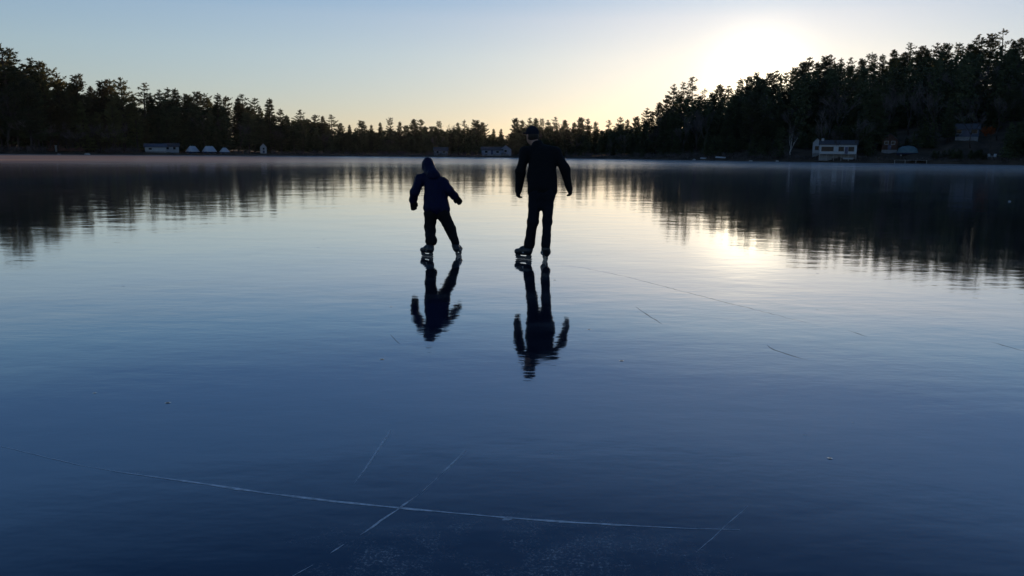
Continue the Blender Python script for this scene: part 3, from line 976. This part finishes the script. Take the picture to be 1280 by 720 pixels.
house('cottage', place(632, 7), 5, 5, 2.0, 1.8, 'pale gabled cottage on the far shore close beside the man', 'cottage', M_bluegrey, [(0, 1.3, 1.1, 1.0)], [], gable_front=True)
house('cottage', place(551, 8), 6, 5, 1.8, 1.5, 'dim small cottage on the far shore just right of the child', 'cottage', M_bluegrey, [(-1.4, 1.2, 1.0, .9), (1.4, 1.2, 1.0, .9)], [])


def hull_mesh(L, W, H, ns=12, inverted=False):
    m = MB()
    v, f = [], []
    np_ = 9
    for i in range(ns + 1):
        u = i / ns
        b = W / 2 * (math.sin(math.pi * min(1, u * .62 + .14))) ** .8 * (1 if u < .55 else max(.03, (1 - ((u - .55) / .45) ** 2)) ** .6)
        for k in range(np_):
            a = math.pi * k / (np_ - 1)
            y = -b * math.cos(a)
            z = H * (1 - math.sin(a) ** .7) * 1.0 + (.25 * H * u * u)
            v.append((-L / 2 + L * u, y, (1.25 * H - z) if inverted else z))
    for i in range(ns):
        for k in range(np_ - 1):
            q = (i * np_ + k, i * np_ + k + 1, (i + 1) * np_ + k + 1, (i + 1) * np_ + k)
            f.append(q if inverted else q[::-1])
    f.append(tuple(range(np_)))
    return m.add(v, f)


def cover_mesh(L, W, H, z0, peak):
    """tarp over a ridge: rounded (peak 0) or tent like (peak 1), sagging between its ribs"""
    m = MB()
    v, f = [], []
    ns, np_ = 16, 13
    for i in range(ns + 1):
        u = i / ns
        e = math.sqrt(max(0.0, 1 - (2 * u - 1) ** 2)) ** .75 if peak < .5 else min(1.0, min(u, 1 - u) * 9 + .05)
        sag = 1 - .05 * abs(math.sin(u * math.pi * 4))
        for k in range(np_):
            a = math.pi * k / (np_ - 1)
            c, s = math.cos(a), math.sin(a)
            prof = (1 - peak) * s + peak * (1 - abs(c))
            v.append((-L / 2 + L * u, -W / 2 * c * (.25 + .75 * e), z0 + H * prof * e * sag))
    for i in range(ns):
        for k in range(np_ - 1):
            f.append((i * np_ + k, (i + 1) * np_ + k, (i + 1) * np_ + k + 1, i * np_ + k + 1))
    return m.add(v, f)


def covered_boat(px_, s, L, W, H, peak, mat, label, group, z0=.75, turn=0.0):
    loc = place(px_, s)
    t = empty('covered_boat', loc, label, 'boat', group, math.atan2(-loc.x, loc.y) + turn)
    h = hull_mesh(L * .98, W * .9, z0).build('hull', M_hull, t, True)
    cover_mesh(L, W, H, z0 * .8, peak).build('cover', mat, t, peak < .5)
    cr = MB()
    for x in (-L * .28, L * .28):
        cr.box(x - .12, x + .12, -W * .42, W * .42, -.35, .12)
    cr.build('cradle', M_wood, t)
    return t


covered_boat(1134, 7, 5.6, 2.7, 2.1, .1, M_tarp, 'boat under a rounded teal cover on the right shore', None)
covered_boat(241, 5, 6.0, 3.0, 2.0, .9, M_wrap, 'leftmost of three boats in white peaked wrap, beside the cottages', 'boats in white winter wrap', .7, 1.15)
covered_boat(262, 5, 5.6, 3.0, 2.0, .9, M_wrap, 'middle of the three boats in white peaked wrap', 'boats in white winter wrap', .7, .95)
covered_boat(281, 4.5, 4.2, 2.6, 1.6, .9, M_wrap, 'smallest boat in white peaked wrap, farthest from the cottages', 'boats in white winter wrap', .6, 1.2)
for qx, s, L, lab, rz in ((880, .6, 2.5, 'smaller overturned white rowboat at the foot of the right hill', .3), (901, 1.6, 3.4, 'larger overturned white rowboat at the foot of the right hill', -.2), (1063, 1.3, 4.0, 'pale overturned rowboat on the bank below the white cottage', .1)):
    loc = place(qx, s)
    t = empty('rowboat', loc, lab, 'boat', 'overturned rowboats on the bank', math.atan2(-loc.x, loc.y) + rz)
    hull_mesh(L, 1.25, .5, inverted=True).build('hull', M_white, t, True)
    MB().box(-L * .48, L * .45, -.03, .03, .62, .66).build('keel', M_wood, t)
loc = place(1139, .3)
t = empty('dock', loc, 'pale wooden dock below the teal boat cover', 'dock', None, math.atan2(-loc.x, loc.y))
dk = MB()
for k in range(40):
    x = -4.2 + k * .21
    dk.box(x, x + .195, -.9, .9, .62, .68)
dk.build('deck', M_wood, t)
for x in (-4.0, -1.35, 1.35, 4.0):
    for y in (-.8, .8):
        MB().tube([(x, y, -1.2), (x, y, .618)], [.07, .07], 8).build('post', M_wood, t)

# two lawn chairs under the russet tree
for i, (qx, s, lab, tr) in enumerate(((1237.5, 4.2, 'pale lawn chair under the russet tree, left of a pair', .5), (1243, 4.0, 'pale lawn chair under the russet tree, right of a pair', -.4))):
    loc = place(qx, s)
    t = empty('lawn_chair', loc, lab, 'chair', 'lawn chairs under the russet tree', math.atan2(-loc.x, loc.y) + tr)
    MB().box(-.3, .3, -.3, .28, .34, .38).build('seat', M_white, t)
    MB().add([(-.32, .26, .36), (.32, .26, .36), (.36, .62, 1.12), (-.36, .62, 1.12), (-.32, .30, .34), (.32, .30, .34), (.36, .66, 1.10), (-.36, .66, 1.10)],
             [(0, 1, 2, 3), (7, 6, 5, 4), (0, 4, 5, 1), (1, 5, 6, 2), (2, 6, 7, 3), (3, 7, 4, 0)]).build('backrest', M_white, t)
    for sx in (-1, 1):
        MB().box(sx * .36 - .05, sx * .36 + .05, -.42, .42, .56, .60).build('armrest', M_white, t)
        MB().box(sx * .34 - .04, sx * .34 + .04, -.38, -.30, -.1, .558).build('leg', M_white, t)
        MB().box(sx * .34 - .04, sx * .34 + .04, .30, .38, -.1, .558).build('leg', M_white, t)

# a chip of snow on the open ice
pc = on_ice(1262, 252)
m = MB()
for k in range(5):
    a = k * 1.3
    m.tube([(.10 * math.cos(a) * (k > 0), .09 * math.sin(a) * (k > 0), 0), (.07 * math.cos(a), .06 * math.sin(a), .10 + .03 * (k % 2))], [.07, .02], 6)
m.v = [tuple(c * .32 for c in v) for v in m.v]
tag(m.build('ice_chunk', M_white, None, False, pc), 'small white chunk of ice lying on the open ice at right', 'ice chunk')


# ------------------------------------------------------------------ people, as smooth implicit surfaces
def cone_sd(P, a, b, ra, rb):
    a, b = np.array(a, float), np.array(b, float)
    ab = b - a
    t = np.clip(((P - a) @ ab) / max(1e-9, ab @ ab), 0, 1)
    return np.linalg.norm(P - (a + t[..., None] * ab), axis=-1) - (ra + (rb - ra) * t)


def ell_sd(P, c, r, rot=0.0):
    Q = P - np.array(c, float)
    if rot:
        ca, sa = math.cos(rot), math.sin(rot)
        Q = np.stack([Q[..., 0] * ca + Q[..., 1] * sa, -Q[..., 0] * sa + Q[..., 1] * ca, Q[..., 2]], -1)
    r = np.array(r, float)
    k0 = np.linalg.norm(Q / r, axis=-1)
    k1 = np.linalg.norm(Q / (r * r), axis=-1)
    return k0 * (k0 - 1) / np.maximum(k1, 1e-6)


def smin(a, b, k):
    h = np.clip(.5 + .5 * (b - a) / k, 0, 1)
    return b + (a - b) * h - k * h * (1 - h)


def field(prims):
    def f(P):
        d = None
        for pr in prims:
            kind, k = pr[0], pr[1]
            e = cone_sd(P, *pr[2:]) if kind == 'c' else ell_sd(P, *pr[2:])
            if kind == 'x':                      # carve away an ellipsoid
                d = -smin(-d, e, k)
                continue
            d = e if d is None else smin(d, e, k)
        return d
    return f


def surface_nets(f, lo, hi, h):
    lo, hi = np.array(lo, float), np.array(hi, float)
    n3 = np.ceil((hi - lo) / h).astype(int) + 1
    ax = [lo[i] + h * np.arange(n3[i]) for i in range(3)]
    G = np.stack(np.meshgrid(*ax, indexing='ij'), -1)
    V = f(G)
    ins = V < 0
    cx, cy, cz = n3 - 1
    cnt = np.zeros((cx, cy, cz)); acc = np.zeros((cx, cy, cz, 3))
    corners = [(i, j, k) for i in (0, 1) for j in (0, 1) for k in (0, 1)]
    sl = lambda c: (slice(c[0], c[0] + cx), slice(c[1], c[1] + cy), slice(c[2], c[2] + cz))
    for a in corners:
        for axis in range(3):
            if a[axis] == 1: continue
            b = list(a); b[axis] = 1; b = tuple(b)
            va, vb = V[sl(a)], V[sl(b)]
            cr = (va < 0) != (vb < 0)
            t = np.where(cr, va / np.where(cr, va - vb, 1), 0)
            p = np.zeros((cx, cy, cz, 3)); p[...] = a
            p[..., axis] += t
            acc += p * cr[..., None]; cnt += cr
    mask = cnt > 0
    idx = -np.ones((cx, cy, cz), int)
    idx[mask] = np.arange(mask.sum())
    base = np.stack(np.meshgrid(np.arange(cx), np.arange(cy), np.arange(cz), indexing='ij'), -1)
    verts = (base[mask] + acc[mask] / cnt[mask][:, None]) * h + lo
    faces = []
    for axis in range(3):
        u, v = [(1, 2), (2, 0), (0, 1)][axis]
        s0 = [slice(None)] * 3; s1 = [slice(None)] * 3
        s0[axis] = slice(0, -1); s1[axis] = slice(1, None)
        ch = ins[tuple(s0)] != ins[tuple(s1)]
        for q in np.argwhere(ch):
            if q[u] == 0 or q[v] == 0 or q[u] >= n3[u] - 1 or q[v] >= n3[v] - 1: continue
            def cell(du, dv):
                w = q.copy(); w[u] -= du; w[v] -= dv
                return idx[tuple(w)]
            quad = [cell(1, 1), cell(0, 1), cell(0, 0), cell(1, 0)]
            if min(quad) < 0: continue
            faces.append(quad if ins[tuple(q)] else quad[::-1])
    return verts, faces


def wrinkled(f, amp, freq, seed):
    rnd = np.random.default_rng(seed)
    ks = rnd.normal(0, 1, (7, 3)) * freq
    ks[:, 2] *= 1.6
    ph = rnd.uniform(0, 6.28, 7)

    def g(P):
        w = sum(np.sin(P @ k + p_) for k, p_ in zip(ks, ph)) / 7
        return f(P) + amp * w
    return g


def sdf_object(name, prims, mat, parent, origin, h, wr=None):
    f = field(prims)
    lo, hi = np.full(3, 1e9), np.full(3, -1e9)
    for pr in prims:
        if pr[0] == 'c':
            for q, r in ((pr[2], pr[4]), (pr[3], pr[5])):
                lo = np.minimum(lo, np.array(q) - r); hi = np.maximum(hi, np.array(q) + r)
        elif pr[0] == 'e':
            r = max(pr[3])
            lo = np.minimum(lo, np.array(pr[2]) - r); hi = np.maximum(hi, np.array(pr[2]) + r)
    if wr:
        f = wrinkled(f, *wr)
    v, fc = surface_nets(f, lo - .05, hi + .05, h)
    v = v - np.array(origin)
    me = build_mesh(name, v.tolist(), fc, mat, True)
    return link(name, me, parent, origin if parent is None else None)


def fabric(name, colour, rough=.85, bump=.4, spec=.2):
    return material(name, colour, rough, .25, 60.0, bump, spec)


M_skin = material('skin', (0.42, 0.24, 0.17), .55, .08, 20)
M_hair = material('hair', (0.03, 0.02, 0.015), .6, .3, 90)
M_black = fabric('black_jacket', (0.007, 0.007, 0.008))
M_jeans = fabric('dark_trousers', (0.008, 0.009, 0.014))
M_snow = fabric('black_snow_trousers', (0.010, 0.010, 0.011))
M_navy = fabric('navy_jacket', (0.003, 0.004, 0.032), .6)
M_capm = fabric('dark_cap', (0.014, 0.016, 0.024))
M_glove = fabric('black_glove', (0.012, 0.011, 0.011))
M_boot = material('skate_boot', (0.022, 0.022, 0.025), .4, .3, 14, .2, .5)
M_grey = material('skate_trim', (0.55, 0.55, 0.56), .4, .15, 10)
M_holder = material('blade_holder', (0.05, 0.05, 0.055), .45, .08, 10, 0, .5)
M_steel = material('skate_steel', (0.10, 0.10, 0.11), .4, .08, 30, 0, .3, metallic=.5)


def hand_prims(wrist, knuck, palm_side, size, curl):
    """palm, thumb and four unequal bent fingers; knuck = direction of the hand, palm_side = where the palm faces"""
    w = np.array(wrist, float); d = np.array(knuck, float); d /= np.linalg.norm(d)
    p_ = np.array(palm_side, float); p_ -= d * (p_ @ d); p_ /= np.linalg.norm(p_)
    s = np.cross(d, p_)
    out = []
    L = size
    pe = w + d * L * .52
    out.append(('c', .02 * L / .19, w, w + d * L * .2, .145 * L, .17 * L))
    for o in (-.16, -.05, .06, .16):
        out.append(('c', .014 * L / .19, w + d * L * .12 + s * o * L * .7, pe + s * o * L, .105 * L, .085 * L))
    for o, ln in ((-.19, .30), (-.065, .38), (.06, .41), (.185, .36)):
        a = pe + s * o * L
        d1 = d * math.cos(curl * .5) + p_ * math.sin(curl * .5)
        d2 = d * math.cos(curl * 1.3) + p_ * math.sin(curl * 1.3)
        b = a + d1 * ln * L * .5 + s * o * .1 * L
        c = b + d2 * ln * L * .5
        out.append(('c', .003, a, b, .062 * L, .056 * L))
        out.append(('c', .003, b, c, .056 * L, .044 * L))
    return out, s


def thumb_prims(w, d, s, p_, L, sign):
    w, d, s, p_ = [np.array(v, float) for v in (w, d, s, p_)]
    a = w + d * L * .18 + s * sign * .15 * L
    b = a + (d * .6 + s * sign * .55 + p_ * .3) * L * .26
    c = b + (d * .85 + s * sign * .12 + p_ * .35) * L * .2
    return [('c', .006, a, b, .082 * L, .064 * L), ('c', .003, b, c, .062 * L, .05 * L)]


def skate(parent, origin, ankle, ground, heading, size, roll=0.0, trim=None):
    """a hockey skate as one part: boot shaped by fields, holder and blade as sub-parts. ground = blade centre on the ice"""
    g = np.array(ground, float)
    hd = np.array((math.cos(heading), math.sin(heading), 0.0))
    sd = np.array((-hd[1], hd[0], 0.0))
    up = np.array((0, 0, 1.0)) * math.cos(roll) + sd * math.sin(roll)
    k = size / .29
    P = lambda x, y, z: g + hd * x * k + sd * y * k + up * z * k
    ank = np.array(ankle, float)
    prims = [('c', .02, P(-.085, 0, .135), P(.02, 0, .125), .052 * k, .05 * k), ('c', .03, P(.02, 0, .122), P(.125, 0, .112), .05 * k, .04 * k),
             ('c', .02, P(.10, .012, .108), P(.14, 0, .108), .04 * k, .034 * k), ('c', .03, P(-.075, 0, .14), ank, .056 * k, .062 * k), ('c', .03, P(.03, 0, .15), ank + hd * .02 * k, .045 * k, .05 * k),
             ('c', .01, P(-.1, 0, .095), P(.14, 0, .085), .03 * k, .026 * k)]
    b = sdf_object('ice_skate', prims, M_boot, parent, origin, .011)
    o = np.array(origin)

    def slab(name, prof, half, mat):
        n_ = len(prof)
        v = [tuple(P(x, y, z) - o) for y in (-half, half) for x, z in prof]
        f = [tuple(range(n_)), tuple(reversed(range(n_, 2 * n_)))] + [(i, i + n_, (i + 1) % n_ + n_, (i + 1) % n_) for i in range(n_)]
        me = build_mesh(name, v, f, mat)
        return link(name, me, b)
    hp = [(-.125, .072), (-.13, .05), (-.12, .026), (.145, .026), (.165, .05), (.15, .066), (.10, .070), (.065, .048), (-.03, .048), (-.06, .072)]
    slab('blade_holder', hp, .011, M_holder)
    bp = [(-.14, .024), (-.146, .012), (-.12, .001), (.13, .001), (.165, .012), (.16, .024)]
    slab('blade', bp, .0025, M_steel)
    # laces panel / side accent on the boot
    for yy in (-1, 1):
        v = [tuple(P(x, yy * .047, z) - o) for x, z in ((-.03, .10), (.01, .105), (.05, .135), (.02, .15), (-.02, .125))]
        v += [tuple(P(x, yy * .054, z) - o) for x, z in ((-.03, .10), (.01, .105), (.05, .135), (.02, .15), (-.02, .125))]
        f = [(0, 1, 2, 3, 4), (9, 8, 7, 6, 5)] + [(i, i + 5, (i + 1) % 5 + 5, (i + 1) % 5) for i in range(5)]
        link('side_patch', build_mesh('side_patch', v, f, trim or M_grey), b)
    return b


# ---- the man
gl = on_ice(655.5, 324.5); gr = on_ice(682, 327.0)
YM = (gl.y + gr.y) / 2
origin = Vector(((gl.x + gr.x) / 2, YM, 0))


LEAN = ([165, 190, 240, 277, 310], [.55, .46, .20, .08, 0.0])


def J(x, y, dy=0.0, Y=None):
    v = at_depth(x, y, (YM if Y is None else Y) + dy + float(np.interp(y, *LEAN)))
    return np.array(v)


face_dir = math.radians(118)          # looks ahead (+Y) and a little to the left
fh = np.array((math.cos(face_dir), math.sin(face_dir), 0)); fs = np.array((-fh[1], fh[0], 0))
hc = J(665.3, 168.8, .05)
sh_l, el_l, wr_l = J(657, 191), J(650.3, 214.5, .05), J(648.3, 236, .16)
sh_r, el_r, wr_r = J(694.5, 191), J(706.2, 212, -.02), J(711.2, 233.5, .08)
hip_l, kn_l, an_l = J(669.5, 245, .02), J(666.0, 277, .03), J(661.3, 310, .0, gl.y)
hip_r, kn_r, an_r = J(685, 245, .0), J(684.3, 277, .02), J(682.2, 311, .0, gr.y)
body = [('e', .03, hc, (.076, .098, .112), face_dir - math.pi / 2), ('e', .03, hc + fh * .02 + np.array((0, 0, -.07)), (.058, .075, .06), face_dir - math.pi / 2),
        ('c', .012, hc + fh * .092 + np.array((0, 0, .012)), hc + fh * .112 + np.array((0, 0, -.022)), .010, .016),
        ('e', .006, hc + fs * .078 - fh * .01 + np.array((0, 0, -.01)), (.012, .02, .034), face_dir - math.pi / 2), ('e', .006, hc - fs * .078 - fh * .01 + np.array((0, 0, -.01)), (.012, .02, .034), face_dir - math.pi / 2),
        ('c', .01, hc + fh * .085 + fs * .026 + np.array((0, 0, -.052)), hc + fh * .085 - fs * .026 + np.array((0, 0, -.052)), .012, .012),
        ('c', .03, hc + np.array((0, 0, -.06)), J(672, 184, .02), .058, .066),
        ('c', .05, J(664, 190), J(688, 190), .06, .06), ('c', .06, J(676, 195, .02), J(677, 240, .01), .11, .10),
        ('c', .04, sh_l, el_l, .05, .04), ('c', .03, el_l, wr_l, .04, .028), ('c', .04, sh_r, el_r, .05, .04), ('c', .03, el_r, wr_r, .04, .028),
        ('c', .05, hip_l, kn_l, .075, .05), ('c', .03, kn_l, an_l, .05, .04), ('c', .05, hip_r, kn_r, .075, .05), ('c', .03, kn_r, an_r, .05, .04)]
for w_, el, side in ((wr_l, el_l, 1), (wr_r, el_r, -1)):
    d = np.array(w_) - np.array(el); d = d / np.linalg.norm(d)
    ps = np.array((.55 * side, .2, 0)); ps = ps - d * (ps @ d); ps /= np.linalg.norm(ps)
    hp, s_ = hand_prims(w_ - d * .0, d, ps, .17, 1.25)
    fwd = 1 if s_[1] > 0 else -1
    body += hp + thumb_prims(w_, d, s_, ps, .17, 1 if s_[1] > 0 else -1)
body = [(q if i < 7 else ((*q[:4], q[4] - .014, q[5] - .014) if q[0] == 'c' and i < 17 else q)) for i, q in enumerate(body)]
man_gloves = []
for w_, el, side in ((wr_l, el_l, 1), (wr_r, el_r, -1)):
    d = np.array(w_) - np.array(el); d = d / np.linalg.norm(d)
    ps = np.array((.55 * side, .2, 0)); ps = ps - d * (ps @ d); ps /= np.linalg.norm(ps)
    hp, s_ = hand_prims(w_, d, ps, .17, 1.25)
    gp = [(q[0], q[1], q[2], q[3], q[4] * 1.5, q[5] * 1.55) for q in hp + thumb_prims(w_, d, s_, ps, .17, 1 if s_[1] > 0 else -1)]
    gp.append(('c', .015, w_ - d * .06, w_ + d * .01, .05, .046))
    man_gloves.append(gp)
man = sdf_object('person', body, M_skin, None, origin, .0095)
tag(man, 'adult skater in black jacket and dark cap gliding away, feet apart', 'person')
jacket = [('c', .06, J(669.8, 199, .01), J(669.5, 238, .01), .10, .108), ('c', .06, J(685.5, 199, .01), J(687, 238, .01), .10, .102), ('c', .06, J(677, 192, .0), J(678, 236, -.02), .115, .115),
          ('c', .05, J(672, 185, .02), sh_l, .06, .072), ('c', .05, J(674, 185, .02), sh_r, .06, .074), ('c', .03, J(671, 181, .03), J(672.5, 187, .02), .076, .085),
          ('c', .03, sh_l, el_l, .076, .064), ('c', .03, el_l, wr_l, .064, .050), ('c', .03, sh_r, el_r, .078, .064), ('c', .03, el_r, wr_r, .064, .050),
          ('x', .012, J(670, 174, .035), (.064, .064, .085)), ('x', .01, J(678, 256), (.6, .5, .118))]
for gp in man_gloves:
    sdf_object('glove', gp, M_glove, man, origin, .009)
jacket = [(*q[:4], q[4] * 1.07, q[5] * 1.07) if q[0] == 'c' else q for q in jacket]
jk = sdf_object('jacket', jacket, M_black, man, origin, .012, (.014, 22, 1))
trous = [('c', .05, J(677, 242, .0), J(676, 257, .02), .09, .07), ('c', .05, J(670.5, 240, .0), hip_l, .105, .098), ('c', .05, J(685, 240, .0), hip_r, .10, .095), ('c', .03, hip_l, kn_l, .095, .076), ('c', .03, kn_l, an_l + np.array((0, 0, .03)), .074, .072), ('c', .03, hip_r, kn_r, .09, .066), ('c', .03, kn_r, an_r + np.array((0, 0, .045)), .062, .066)]
sdf_object('trousers', trous, M_jeans, man, origin, .011, (.011, 28, 2))
cap = [('e', .02, hc + np.array((0, 0, .030)), (.090, .108, .100), face_dir - math.pi / 2), ('x', .006, hc + np.array((0, 0, -.085)) + fh * .03, (.3, .3, .095)), ('e', .012, hc + fh * .14 + np.array((0, 0, .028)), (.072, .075, .011), face_dir - math.pi / 2)]
sdf_object('cap', cap, M_capm, man, origin, .008)
hair = [('e', .02, hc - fh * .018 + np.array((0, 0, -.01)), (.082, .092, .10), face_dir - math.pi / 2), ('x', .01, hc + fh * .115 + np.array((0, 0, -.03)), (.13, .1, .16), face_dir - math.pi / 2), ('x', .01, hc + np.array((0, 0, -.16)), (.2, .2, .085))]
sdf_object('hair', hair, M_hair, man, origin, .009)
skate(man, origin, an_l, gl + Vector((0, .03, 0)), math.radians(142), .275, .06)
skate(man, origin, an_r, gr + Vector((0, .10, 0)), math.radians(100), .275, 0)

# ---- the child
LEAN = ([200, 225, 262, 286, 306], [.36, .27, .12, .05, 0.0])
gl = on_ice(534.5, 321.0); gr = on_ice(573, 320.0)
YM = (gl.y + gr.y) / 2
origin = Vector(((gl.x + gr.x) / 2, YM, 0))
face_dir = math.radians(104)
fh = np.array((math.cos(face_dir), math.sin(face_dir), 0)); fs = np.array((-fh[1], fh[0], 0))
hc = J(535.0, 207.3, .06)
sh_l, el_l, wr_l = J(525, 224.5, .02), J(518.6, 240.5, .0), J(516.6, 250.5, .10)
sh_r, el_r, wr_r = J(554, 228.5, .0), J(561.8, 238, -.06), J(568.5, 245.5, .03)
hip_l, kn_l, an_l = J(538.8, 267, .02), J(537.6, 285.5, .08), J(538.4, 306, .02, gl.y)
hip_r, kn_r, an_r = J(553.5, 267, .0), J(562.8, 286, .07), J(569.0, 307, .02, gr.y)
body = [('e', .03, hc, (.068, .086, .098), face_dir - math.pi / 2), ('e', .02, hc + fh * .02 + np.array((0, 0, -.06)), (.05, .062, .05), face_dir - math.pi / 2),
        ('c', .01, hc + fh * .08 + np.array((0, 0, .0)), hc + fh * .094 + np.array((0, 0, -.02)), .008, .012), ('c', .008, hc + fh * .072 + fs * .02 + np.array((0, 0, -.05)), hc + fh * .072 - fs * .02 + np.array((0, 0, -.05)), .009, .009),
        ('e', .005, hc + fs * .069 + np.array((0, 0, -.01)), (.01, .016, .026), face_dir - math.pi / 2), ('e', .005, hc - fs * .069 + np.array((0, 0, -.01)), (.01, .016, .026), face_dir - math.pi / 2),
        ('c', .03, hc + np.array((0, 0, -.06)), J(539, 222, .02), .045, .05), ('c', .04, J(531, 225), J(549, 228), .05, .05), ('c', .05, J(540, 228, .02), J(546, 262, .0), .085, .085),
        ('c', .04, sh_l, el_l, .042, .034), ('c', .03, el_l, wr_l, .034, .026), ('c', .04, sh_r, el_r, .042, .034), ('c', .03, el_r, wr_r, .034, .026),
        ('c', .04, hip_l, kn_l, .062, .044), ('c', .03, kn_l, an_l, .044, .035), ('c', .04, hip_r, kn_r, .062, .044), ('c', .03, kn_r, an_r, .044, .035)]
body = [(q if i < 7 else ((*q[:4], q[4] - .012, q[5] - .012) if q[0] == 'c' else q)) for i, q in enumerate(body)]
gloves = []
for w_, el, side in ((wr_l, el_l, 1), (wr_r, el_r, -1)):
    d = np.array(w_) - np.array(el); d = d / np.linalg.norm(d)
    if side == 1: d = np.array((.02, .25, -1.0)); d /= np.linalg.norm(d)
    ps = np.array((.2 * side, -1.0, .1)); ps = ps - d * (ps @ d); ps /= np.linalg.norm(ps)
    hp, s_ = hand_prims(w_, d, ps, .155, .5)
    fwd = 1 if s_[1] > 0 else -1
    body += hp + thumb_prims(w_, d, s_, ps, .155, fwd)
    gp = [(q[0], q[1], q[2], q[3], q[4] * 1.75, q[5] * 1.8) for q in hp + thumb_prims(w_, d, s_, ps, .155, fwd)]
    gp.append(('c', .015, w_ - d * .05, w_ + d * .01, .052, .046))
    gloves.append(gp)
child = sdf_object('person', body, M_skin, None, origin, .0085)
tag(child, 'child skater in hooded navy jacket leaning right with arms out', 'person')
for gp in gloves:
    sdf_object('glove', gp, M_glove, child, origin, .008)
jacket = [('c', .06, J(537.8, 228, .01), J(538.8, 260, .0), .088, .108), ('c', .06, J(549, 231, .01), J(552.5, 261, .0), .085, .112), ('c', .05, J(542, 226, -.02), J(546, 260, -.03), .10, .10),
          ('c', .05, J(536, 219, .02), sh_l, .06, .072), ('c', .05, J(543, 219, .02), sh_r, .065, .07),
          ('c', .03, sh_l, el_l, .078, .066), ('c', .03, el_l, wr_l, .066, .056), ('c', .03, sh_r, el_r, .074, .064), ('c', .03, el_r, wr_r, .064, .06),
          ('x', .01, J(545, 279), (.6, .5, .118))]
sdf_object('jacket', jacket, M_navy, child, origin, .011, (.014, 24, 3))
hood = [('e', .03, hc + np.array((0, -.01, .01)), (.088, .105, .112), face_dir - math.pi / 2), ('c', .03, hc + np.array((0, -.02, .05)), hc + np.array((-.004, -.06, .09)), .06, .026),
        ('c', .04, hc + np.array((.015, -.03, -.03)), J(541.5, 219, -.07), .085, .095), ('c', .03, J(537, 216, .0), J(546.5, 220, -.03), .08, .055),
        ('x', .012, hc + fh * .10 + np.array((0, 0, -.005)), (.062, .09, .085), face_dir - math.pi / 2)]
sdf_object('hood', hood, M_navy, child, origin, .010, (.007, 32, 4))
trous = [('c', .05, J(540, 262, .0), hip_l, .10, .097), ('c', .05, J(552.5, 262, .0), hip_r, .102, .097), ('c', .03, hip_l, kn_l, .092, .080), ('c', .03, kn_l, an_l + np.array((0, 0, .06)), .076, .076), ('c', .02, an_l + np.array((.01, 0, .075)), an_l + np.array((.02, 0, .055)), .078, .074),
         ('c', .03, hip_r, kn_r, .09, .078), ('c', .03, kn_r, an_r + np.array((0, 0, .05)), .074, .060)]
sdf_object('trousers', trous, M_snow, child, origin, .010, (.010, 34, 5))
skate(child, origin, an_l, gl + Vector((.0, .03, 0)), math.radians(140), .235, .05)
skate(child, origin, an_r, gr + Vector((.0, .05, 0)), math.radians(75), .235, .12)

# ------------------------------------------------------------------ thin winter air
hz = MB().box(-900, 900, -700, 1100, -2.6, 120)
M_haze = bpy.data.materials.new('haze')
M_haze.use_nodes = True
hn, hl = M_haze.node_tree.nodes, M_haze.node_tree.links
hn.remove(hn['Principled BSDF'])
pv = hn.new('ShaderNodeVolumePrincipled')
pv.inputs['Color'].default_value = (0.80, 0.86, 1.0, 1)
pv.inputs['Density'].default_value = 0.000017
pv.inputs['Anisotropy'].default_value = 0.70
hl.new(pv.outputs[0], hn['Material Output'].inputs['Volume'])
tag(hz.build('haze', M_haze), 'thin cold air over the lake', kind='stuff')
